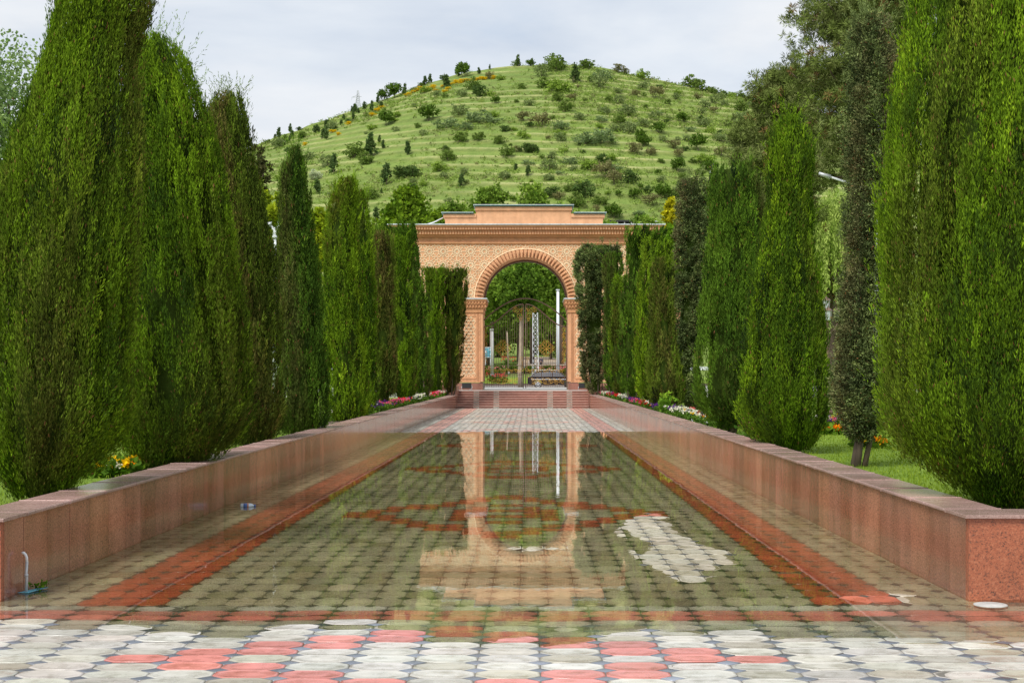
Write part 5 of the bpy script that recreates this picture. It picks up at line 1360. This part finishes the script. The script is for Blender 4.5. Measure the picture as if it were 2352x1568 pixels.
# people on the path
def person(label, x, yf, Y, top, legs, skin=(.45, .28, .2), face=1):
    p = P(x, yf, Y); g = float(ground_z(p.x, Y)[0]) + .02; k = 1.0
    J = [(0, 0, .95), (0, 0, 1.15), (0, 0, 1.38), (0, 0, 1.5), (0, -.01, 1.60), (0, -.01, 1.70), (-.17, 0, 1.40), (-.22, .02, 1.14), (-.22, -.06, .92), (.17, 0, 1.40), (.23, .0, 1.14), (.22, -.08, .92), (-.09, 0, .88), (-.10, -.10, .48), (-.10, -.02, .06), (-.10, -.14, .03), (.09, 0, .88), (.10, .08, .48), (.10, .16, .08), (.10, .06, .03),
         (-.22, -.08, .84), (.22, -.10, .84)]
    E = [(0, 1), (1, 2), (2, 3), (3, 4), (4, 5), (2, 6), (6, 7), (7, 8), (2, 9), (9, 10), (10, 11), (0, 12), (12, 13), (13, 14), (14, 15), (0, 16), (16, 17), (17, 18), (18, 19), (8, 20), (11, 21)]
    Rr = [.14, .13, .15, .06, .085, .075, .06, .045, .034, .06, .045, .034, .085, .06, .042, .035, .085, .06, .042, .035, .03, .03]
    root = empty('person', (p.x, Y, g), label=label, cat='person')
    me = bpy.data.meshes.new('body'); me.from_pydata(J, E, []); o = link('body', me, simple('skin', skin, .6), root)
    sk = o.modifiers.new('skin', 'SKIN'); sv = me.skin_vertices[0].data
    for i, r in enumerate(Rr): sv[i].radius = (r, r)
    sv[0].use_root = True
    sb = o.modifiers.new('sub', 'SUBSURF'); sb.levels = 1; sb.render_levels = 1
    def cloth(nm, ids, ex, mat):
        mp_ = {i: n for n, i in enumerate(ids)}; me = bpy.data.meshes.new(nm); me.from_pydata([J[i] for i in ids], [(mp_[a], mp_[b]) for a, b in E if a in mp_ and b in mp_], [])
        c = link(nm, me, mat, root); c.modifiers.new('skin', 'SKIN'); sv = me.skin_vertices[0].data
        for n, i in enumerate(ids): sv[n].radius = (Rr[i] + ex, Rr[i] + ex)
        sv[0].use_root = True; q = c.modifiers.new('sub', 'SUBSURF'); q.levels = 1; q.render_levels = 1
    cloth('jacket', [0, 1, 2, 6, 7, 8, 9, 10, 11], .02, top); cloth('trousers', [0, 12, 13, 14, 16, 17, 18], .018, legs)
    m = MB(); m.ell((0, .015, 1.71), (.085, .095, .075)); m.build('hair', M['black_metal'], root)
person('person in dark clothes with a white shirt front walking behind the lattice mast', 1243, 840, 205, simple('dark_blue_jacket', (.04, .05, .09), .9), simple('dark_trousers', (.02, .02, .03), .9))
person('person in dark clothes further left on the path, nearer the gate centre', 1220, 838, 215, simple('black_coat', (.02, .02, .025), .9), simple('grey_trousers', (.05, .05, .06), .9))

# building glimpsed over the gate roof
def pavilion():
    Y = 402; s = Y / F; X = (1442 - CX) * s; g = float(ground_z(X, Y)[0]); g = H + (CY - 524) * s
    root = empty('pavilion', (X, Y, g), label='open-sided dark roofed pavilion with pale posts over the right end of the gate roof', cat='building')
    w_ = 84 * s; zt = (524 - 506) * s; m = MB(); m.box(-w_ / 2, w_ / 2, -1, 5, zt - .5, zt); m.build('roof', M['black_metal'], root)
    for k in range(6):
        q = MB(); x = -w_ / 2 + .3 + k * (w_ - .6) / 5; q.box(x - .15, x + .15, -.8, -.5, -2, zt - .501); q.build('post', M['concrete'], root)
    m = MB(); m.box(-w_ / 2 + .2, w_ / 2 - .2, 4, 4.5, -2, zt - .6); m.build('back_wall', M['bronze'], root)
    r2 = empty('tent_roof_hut', (X + 4.2, Y - 8, g), label='small hut with a pale grey pyramid roof in front of the pavilion', cat='building')
    m = MB(); a = 3.4; m.add([(-a, -a, zt - 1.6), (a, -a, zt - 1.6), (a, a, zt - 1.6), (-a, a, zt - 1.6), (0, 0, zt - .1)], [(0, 1, 4), (1, 2, 4), (2, 3, 4), (3, 0, 4), (3, 2, 1, 0)]); m.build('roof', M['steel'], r2)
    m = MB(); m.box(-a + .5, a - .5, -a + .5, a - .5, -3, zt - 1.61); m.build('wall', M['concrete'], r2)
pavilion()
m = MB(); a, b = P(1018, 500, GY + 1), P(975, 517, GY + 1); m.tube([(0, 0, 0), ((b.x - a.x) * .5, 0, (b.z - a.z) * .62), (b.x - a.x, 0, b.z - a.z)], .035, 5); m.build('roof_cable', M['white_metal'], loc=a, label='slack white cable from the left step of the parapet to the cornice', cat='cable')

# white street lamp left, arm lamp right
def lamp_white():
    Y = 60; s = Y / F; p = P(631, 607, Y); root = empty('street_lamp', (p.x, Y, .5), label='white street lamp with two curled horn-like arms behind the left cypresses', cat='street lamp')
    zt = H + (CY - 545) * s - .5; m = MB(); m.tube([(0, 0, -.05), (0, 0, zt * .5), (0, 0, zt)], [.09, .075, .065], 10); m.tube([(0, 0, zt - .45), (0, 0, zt - .25)], .10, 10); m.tube([(0, 0, zt - .05), (0, 0, zt + .05)], .10, 10); m.build('post', M['white_metal'], root)
    for sg in (-1, 1):
        m = MB(); m.tube([(sg * .02, 0, zt), (sg * .04, 0, zt + .25), (sg * .10, 0, zt + .42), (sg * .2, 0, zt + .5), (sg * .26, 0, zt + .62)], [.05, .05, .045, .04, .05], 8); a = m.build('arm', M['white_metal'], root)
        m = MB(); m.tube([(sg * .13, 0, zt + .64), (sg * .22, 0, zt + .50), (sg * .28, 0, zt + .44)], [.03, .06, .03], 8); m.build('lamp_head', M['glass'], a)
    m = MB(); m.tube([(0, 0, zt), (.0, 0, zt + .42)], [.03, .015], 6); m.build('spike', M['white_metal'], root)
lamp_white()
def lamp_arm(label, x0, y0, x1, y1, Y):
    a, b = P(x0, y0, Y), P(x1, y1, Y); root = empty('street_lamp', (b.x, Y, .5), label=label, cat='street lamp'); z = b.z - .5
    m = MB(); m.tube([(0, 0, -.05), (0, 0, z)], [.10, .06], 10); m.build('post', M['white_metal'], root)
    m = MB(); m.tube([(0, 0, z), ((a.x - b.x) * .5, 0, z + (a.z - b.z) * .55), (a.x - b.x, 0, z + a.z - b.z)], [.05, .04, .035], 8); m.build('arm', M['white_metal'], root)
    m = MB(); dx, dz = a.x - b.x, a.z - b.z; m.tube([(dx, 0, z + dz), (dx * .8, 0, z + dz * .8)], [.05, .09], 8); m.build('lamp_head', M['steel'], root)
lamp_arm('street lamp with a pale slanting arm in front of the pines at the right', 1881, 398, 2012, 446, 48)
lamp_arm('street lamp with a grey arm among the pale leaves at the top left', 2, 122, -60, 112, 38)
def lantern():
    Y = 42.5; s = Y / F; X = (1901 - CX) * s; root = empty('lantern_post', (X, Y, .48), label='black ornate lamp post with three glass lanterns in front of the willow', cat='street lamp')
    zt = H + (CY - 745) * s - .48
    m = MB(); m.lathe((0, 0, 0), [(.16, 0), (.16, .10), (.11, .16), (.10, .55), (.13, .60), (.07, .72), (.05, .9), (.08, 1.0), (.045, 1.08), (.04, zt - .15), (.065, zt - .1), (.04, zt), (.03, zt + .55), (.0, zt + .56)], 12); m.build('post', M['bronze'], root)
    def lan(x, y, z, ):
        e = MB(); e.lathe((x, y, z), [(.045, 0), (.085, .02), (.115, .28), (.13, .29)], 6, False); o = e.build('lantern', M['glass'], root)
        e = MB(); e.lathe((x, y, z + .291), [(.14, 0), (.12, .03), (.05, .08), (.02, .10), (.015, .14), (.0, .15)], 6, False)
        for k in range(6):
            a = k * math.pi / 3; e.tube([(x + .088 * math.cos(a), y + .088 * math.sin(a), z + .02), (x + .118 * math.cos(a), y + .118 * math.sin(a), z + .29)], .008, 4)
        e.lathe((x, y, z - .06), [(.02, 0), (.05, .04), (.05, .06)], 6, False); e.build('lantern_cage', M['bronze'], o)
    lan(-.04, 0, zt + .42)
    for k in range(3):
        a = k * 2.094 + .35; x, y = math.cos(a) * .34, math.sin(a) * .34
        lan(x, y, zt + .10)
        e = MB(); pts = [(x * t + 0, y * t, zt - .22 + .1 * math.sin(t * 3.1) * -1 + .26 * t) for t in np.linspace(0, 1, 8)]; e.tube(pts, .018, 6)
        e.tube([(x * (.55 + .22 * math.cos(q)), y * (.55 + .22 * math.cos(q)), zt - .14 + .08 * math.sin(q)) for q in np.linspace(0, 6.28, 12)], .012, 5); e.build('bracket', M['bronze'], root)
lantern()

# beds along the walls
lt = {WHT: 'white', PINK: 'pink', RED_: 'red', PUR: 'dark purple'}
seq_l = [(72, [WHT, PINK], 'white and pink'), (69.5, [PINK, WHT], 'pink and white'), (66.5, [PINK, RED_], 'pink and red'), (63, [RED_, PINK], 'coral red'), (59.5, [WHT], 'pure white'), (56, [WHT], 'dense white'), (52.5, [PUR, WHT], 'sparse purple'), (49.5, [RED_, PINK], 'salmon red'), (46.5, [PINK], 'bright pink'), (44, [PUR, PINK], 'purple and pink'), (41, [PUR], 'deep purple'), (38, [PUR], 'low purple'), (30, [WHT], 'scattered white')]
for i, (Y, cols, nm) in enumerate(seq_l):
    flowers(f'{nm} petunias in the bed along the top of the left pool wall', wallx(-1, Y) - .66, Y, .52, 2.7, .42, .30 + .05 * (Y > 55), cols, 100 + i, n=46 if i < 10 else 18, size=.055, name='petunia_clump', group='petunias along the left wall')
seq_r = [(71, [WHT, PINK], 'white and pale pink'), (68, [WHT], 'white'), (64.5, [RED_, PUR], 'red and maroon'), (61, [RED_], 'bright red'), (57.5, [WHT], 'dense white'), (54, [PUR], 'leafy dark purple'), (50.5, [PINK, PUR], 'magenta'), (47, [RED_, PINK], 'coral'), (44, [RED_, WHT], 'salmon'), (41, [PUR], 'deep purple'), (38, [PUR, WHT], 'purple and white'), (35, [WHT], 'low white'), (32, [WHT, YEL], 'creamy white'), (29, [RED_, YEL], 'red and yellow'), (24, [PINK], 'single pink')]
for i, (Y, cols, nm) in enumerate(seq_r):
    flowers(f'{nm} petunias in the bed along the top of the right pool wall', wallx(1, Y) + .66, Y, .52, 2.7, .42, .28 + .05 * (Y > 55), cols, 200 + i, n=42 if i < 12 else 14, size=.055, name='petunia_clump', group='petunias along the right wall')
def bed(label, x, yb_, wpx, hpx, cols, seed, n, size=.05, gz=.45, mixl=((.05, .12, .012), (.14, .26, .03)), dpt=.8, nl=None):
    Y = (H - gz) * F / (yb_ - CY); X = (x - CX) / F * Y; return flowers(label, X, Y + dpt / 2, gz, dpt, wpx / F * Y, hpx / F * Y, cols, seed, n=n, size=size, name='marigold_bed', leafc=mixl, nl=nl, cat='flower bed')
bed('yellow and orange marigolds on the lawn between the two left cypresses', 245, 1096, 84, 30, [YEL, YEL, YEL, ORG, WHT], 1, 110, .06, nl=160)
bed('orange marigolds left of the bare leaning trunk on the right lawn', 1912, 1000, 46, 18, [ORG, YEL, ORG], 2, 70, .075)
bed('orange marigolds right of the bare leaning trunk', 2008, 1032, 56, 20, [ORG, ORG, YEL], 3, 60, .07)
bed('mixed purple and white pansies behind the marigolds on the right lawn', 1938, 990, 100, 26, [PUR, WHT, PINK, YEL, PUR], 4, 130, .07, dpt=1.4)
bed('yellow marigolds behind the red cloth bundle', 1600, 940, 26, 14, [YEL, ORG], 5, 50, .09)
bed('small pink and white flowers on the lawn at the far right', 2080, 985, 90, 20, [PINK, WHT], 6, 60, .07)
# small spotlights
def spot(x, y, Y, label, mat='white_metal', w_=.24):
    side = -1 if x < CX else 1; X = wallx(side, Y) + side * .8; r = empty('garden_spotlight', (X, Y, .50), label=label, cat='spotlight', group='small floodlights in the flower beds'); h_ = .20
    m = MB(); m.box(-w_ / 2, w_ / 2, -.09, .10, h_, h_ + .12); m.build('housing', M['black_metal'], r, bevel=.012)
    m = MB(); m.box(-w_ / 2 + .03, w_ / 2 - .03, -.097, -.091, h_ + .02, h_ + .085); m.box(-.02, .02, -.02, .02, -.05, h_ - .001); m.box(-w_ / 2 + .05, w_ / 2 - .05, -.03, .03, h_ - .03, h_ - .001); m.build('stand', M[mat], r)
for i, (x, y, lb) in enumerate([(908, 931, 'small floodlight beside the bright pink petunias on the left'), (870, 940, 'small floodlight among the deep purple petunias on the left'), (837, 955, 'small floodlight just past the purple petunias on the left'), (725, 985, 'small floodlight under the slim dark cypress on the left'),
                              (1461, 921, 'small floodlight farthest along the right wall'), (1486, 932, 'small floodlight under the brushy-topped cypress on the right'), (1551, 954, 'small floodlight left of the red cloth bundle'), (1589, 961, 'small floodlight in front of the red cloth bundle'), (1622, 975, 'small floodlight right of the bare trunk and red cloth'), (1650, 987, 'small floodlight below the cypress with the bird')]):
    side = -1 if x < CX else 1; Y = (abs(wallx(side, 40)) + .8) * F / abs(x - CX); spot(x, y, min(Y, 70), lb)
# red cloth
def cloth():
    Y = 40.7; X = 4.58; rng = np.random.default_rng(3); n, m_ = 22, 14; V = []
    for i in range(n):
        for j in range(m_):
            u = i / (n - 1) * 2 - 1; v = j / (m_ - 1) * 2 - 1; r = max(0, 1 - u * u * .9 - v * v * .9); V.append((u * .33, v * .2, .20 * r ** .6 + .03 * math.sin(u * 9 + v * 4) * r + .02 * math.sin(v * 14 - u * 5) * r))
    V = np.array(V); idx = np.arange(n * m_).reshape(n, m_); Fq = np.stack([idx[:-1, :-1], idx[:-1, 1:], idx[1:, 1:], idx[1:, :-1]], -1).reshape(-1, 4)[:, ::-1]
    link('cloth_bundle', npmesh('cloth', V, Fq, None, True), M['cloth_red'], loc=(X, Y, .52), label='crumpled red cloth bundle at the foot of the bare trunk on the right', cat='cloth')
cloth()
flowers('young leafy sapling with bright leaves in the right petunia bed', wallx(1, 38.5) + .6, 38.5, .52, .3, .3, .6, [(.25, .4, .04)], 400, n=14, size=.09, name='sapling', cat='plant', leafc=((.14, .28, .03), (.22, .4, .05)))

# bird on top of the cypress
def bird():
    Y = 33.6; p = P(1634, 404, Y); r = empty('magpie', p, label='black and white bird perched on top of a right-hand cypress', cat='bird'); s = 1.15
    m = MB(); n = 10
    prof = [(-.13, .015, .05), (-.10, .03, .055), (-.04, .055, .08), (.02, .06, .11), (.06, .045, .155), (.075, .032, .19), (.085, .036, .215), (.10, .03, .235), (.12, .012, .228)]
    vs, fs = [], []
    for (x, rad_, z) in prof:
        for k in range(n):
            a = 6.283 * k / n; vs.append((x * .35 * s, math.cos(a) * rad_ * s * .9, (z + math.sin(a) * rad_) * s))
    for i in range(len(prof) - 1):
        for k in range(n): fs.append((i * n + k, i * n + (k + 1) % n, (i + 1) * n + (k + 1) % n, (i + 1) * n + k))
    m.add(vs, fs, True); m.ell((.0, 0, .22), (.04, .04, .04)); m.build('body', M['black_metal'], r)
    m = MB(); m.ell((0, -.045, .08), (.045, .03, .045)); m.build('white_wing_patch', M['white_metal'], r)
    m = MB(); m.tube([(-.02, 0, .05), (-.05, .02, -.12)], [.022, .012], 5); m.build('tail', M['black_metal'], r)
    m = MB(); m.tube([(.03, 0, .22), (.075, 0, .215)], [.012, .002], 5); m.tube([(0, -.02, .04), (0, -.02, -.02)], .005, 4); m.tube([(0, .02, .04), (0, .02, -.02)], .005, 4); m.build('beak_and_legs', M['black_metal'], r)
bird()

# pipe, weeds and puddle litter at the left wall, bottle, lid
def pipe():
    Y = F * H / (1358 - CY) * .995; X = wallx(-1, Y) + .06; r = empty('drain_pipe', (X, Y, -.01), label='thin hooked white and grey pipe standing at the foot of the left wall', cat='pipe'); s = Y / F
    m = MB(); m.tube([(0, 0, 0), (.004, 0, .13), (.0, 0, .15), (.006, 0, .24)], .011, 8); m.tube([(.001, 0, .13), (.001, 0, .15)], .015, 8); m.build('grey_length', M['steel'], r)
    m = MB(); m.tube([(.006, 0, .235), (.004, 0, .27), (-.004, 0, .292), (-.018, 0, .306), (-.03, 0, .305)], .0105, 8); m.build('white_hook', M['white_metal'], r)
pipe()
def weeds():
    X, Y = g2(88, 1352); rng = np.random.default_rng(8); acc = Acc(); C = np.stack([rng.normal(0, .03, 14), rng.normal(0, .05, 14), rng.uniform(0, .05, 14)], 1)
    leaf_cloud(acc, C, np.full(14, .02), 8, .025, np.tile((.10, .2, .02), (14, 1)), rng); link('weed_tuft', acc.mesh('weed'), M['leaf'], loc=(X + .01, Y, .0), label='tiny green weeds at the foot of the left wall by the pipe', cat='weeds')
    X, Y = g2(70, 1357); m = MB(); m.add([(-.06, -.1, .004), (.02, -.11, .006), (.09, .12, .012), (.03, .13, .008), (-.06, -.1, .001), (.02, -.11, .001), (.09, .12, .007), (.03, .13, .003)], [(0, 1, 2, 3), (7, 6, 5, 4), (0, 4, 5, 1), (1, 5, 6, 2), (2, 6, 7, 3), (3, 7, 4, 0)]); m.build('plastic_scrap', BLUE, loc=(X, Y, .002), label='scrap of blue plastic lying at the foot of the left wall', cat='litter')
weeds()
def bottle():
    X, Y = g2(568, 1163); r = empty('plastic_bottle', (X, Y, .012), rz=.12, label='clear plastic bottle with a blue and orange label floating near the left wall', cat='bottle')
    m = MB(); n = 14; prof = [(-.085, .012), (-.082, .026), (-.07, .03), (.04, .03), (.06, .022), (.075, .012), (.085, .012)]
    def rev(pr, mat, nm, ex=0):
        m = MB(); vs, fs = [], []
        for x, rad_ in pr:
            for k in range(n): a = 6.283 * k / n; vs.append((x, math.cos(a) * (rad_ + ex), math.sin(a) * (rad_ + ex)))
        for i in range(len(pr) - 1):
            for k in range(n): fs.append((i * n + k, i * n + (k + 1) % n, (i + 1) * n + (k + 1) % n, (i + 1) * n + k))
        fs += [tuple(range(n))[::-1], tuple(range((len(pr) - 1) * n, len(pr) * n))]; m.add(vs, fs, True); return m.build(nm, mat, r)
    rev(prof, simple('clear_plastic', (.6, .68, .72), .15), 'bottle_body'); rev([(-.045, .031), (.02, .031)], simple('bottle_print', (.10, .2, .5), .35, var=.6, scale=40), 'bottle_label')
    rev([(.003, .0325), (.016, .0325)], simple('orange_print', (.8, .3, .02), .4), 'label_band'); rev([(.085, .015), (.10, .015)], simple('blue_cap', (.03, .12, .45), .4), 'cap')
bottle()
X, Y = g2(2275, 1388); m = MB(); m.lathe((0, 0, 0), [(.115, -.01), (.115, .003), (.10, .006), (.09, .003), (.085, .003), (.075, .007), (.0, .007)], 28); m.build('drain_cover', M['concrete'], loc=(X, Y, .0), label='small round white cover lying on the paving at the right', cat='cover')
for (sx, yv) in ((1250, 0),): pass

# grass blades on the near lawns
def grass():
    rng = np.random.default_rng(12); acc = Acc()
    for side, n in ((1, 30000), (-1, 9000)):
        u = rng.random(n); Y = 12.5 + 22 * u ** 1.6; X = side * ((3.62 if side > 0 else 4.28) + 4.6 * rng.random(n))
        b = np.stack([X, Y, np.full(n, .455)], 1); d = unit(np.stack([rng.normal(0, .35, n), rng.normal(0, .35, n), np.ones(n)], 1)); k = rng.random((n, 1))
        c = np.array((.13, .21, .02)) * (1 - k) + np.array((.27, .37, .05)) * k
        acc.add(*blades(b, d, rng.uniform(.03, .07, n), rng.uniform(.004, .007, n), c, rng))
    link('lawn_grass', acc.mesh('grass_blades'), M['leaf'], kind='stuff', label='short bright green grass on the lawns behind the pool walls', cat='grass')
grass()
print('shrubs', cnt, sum(cnt.values()))
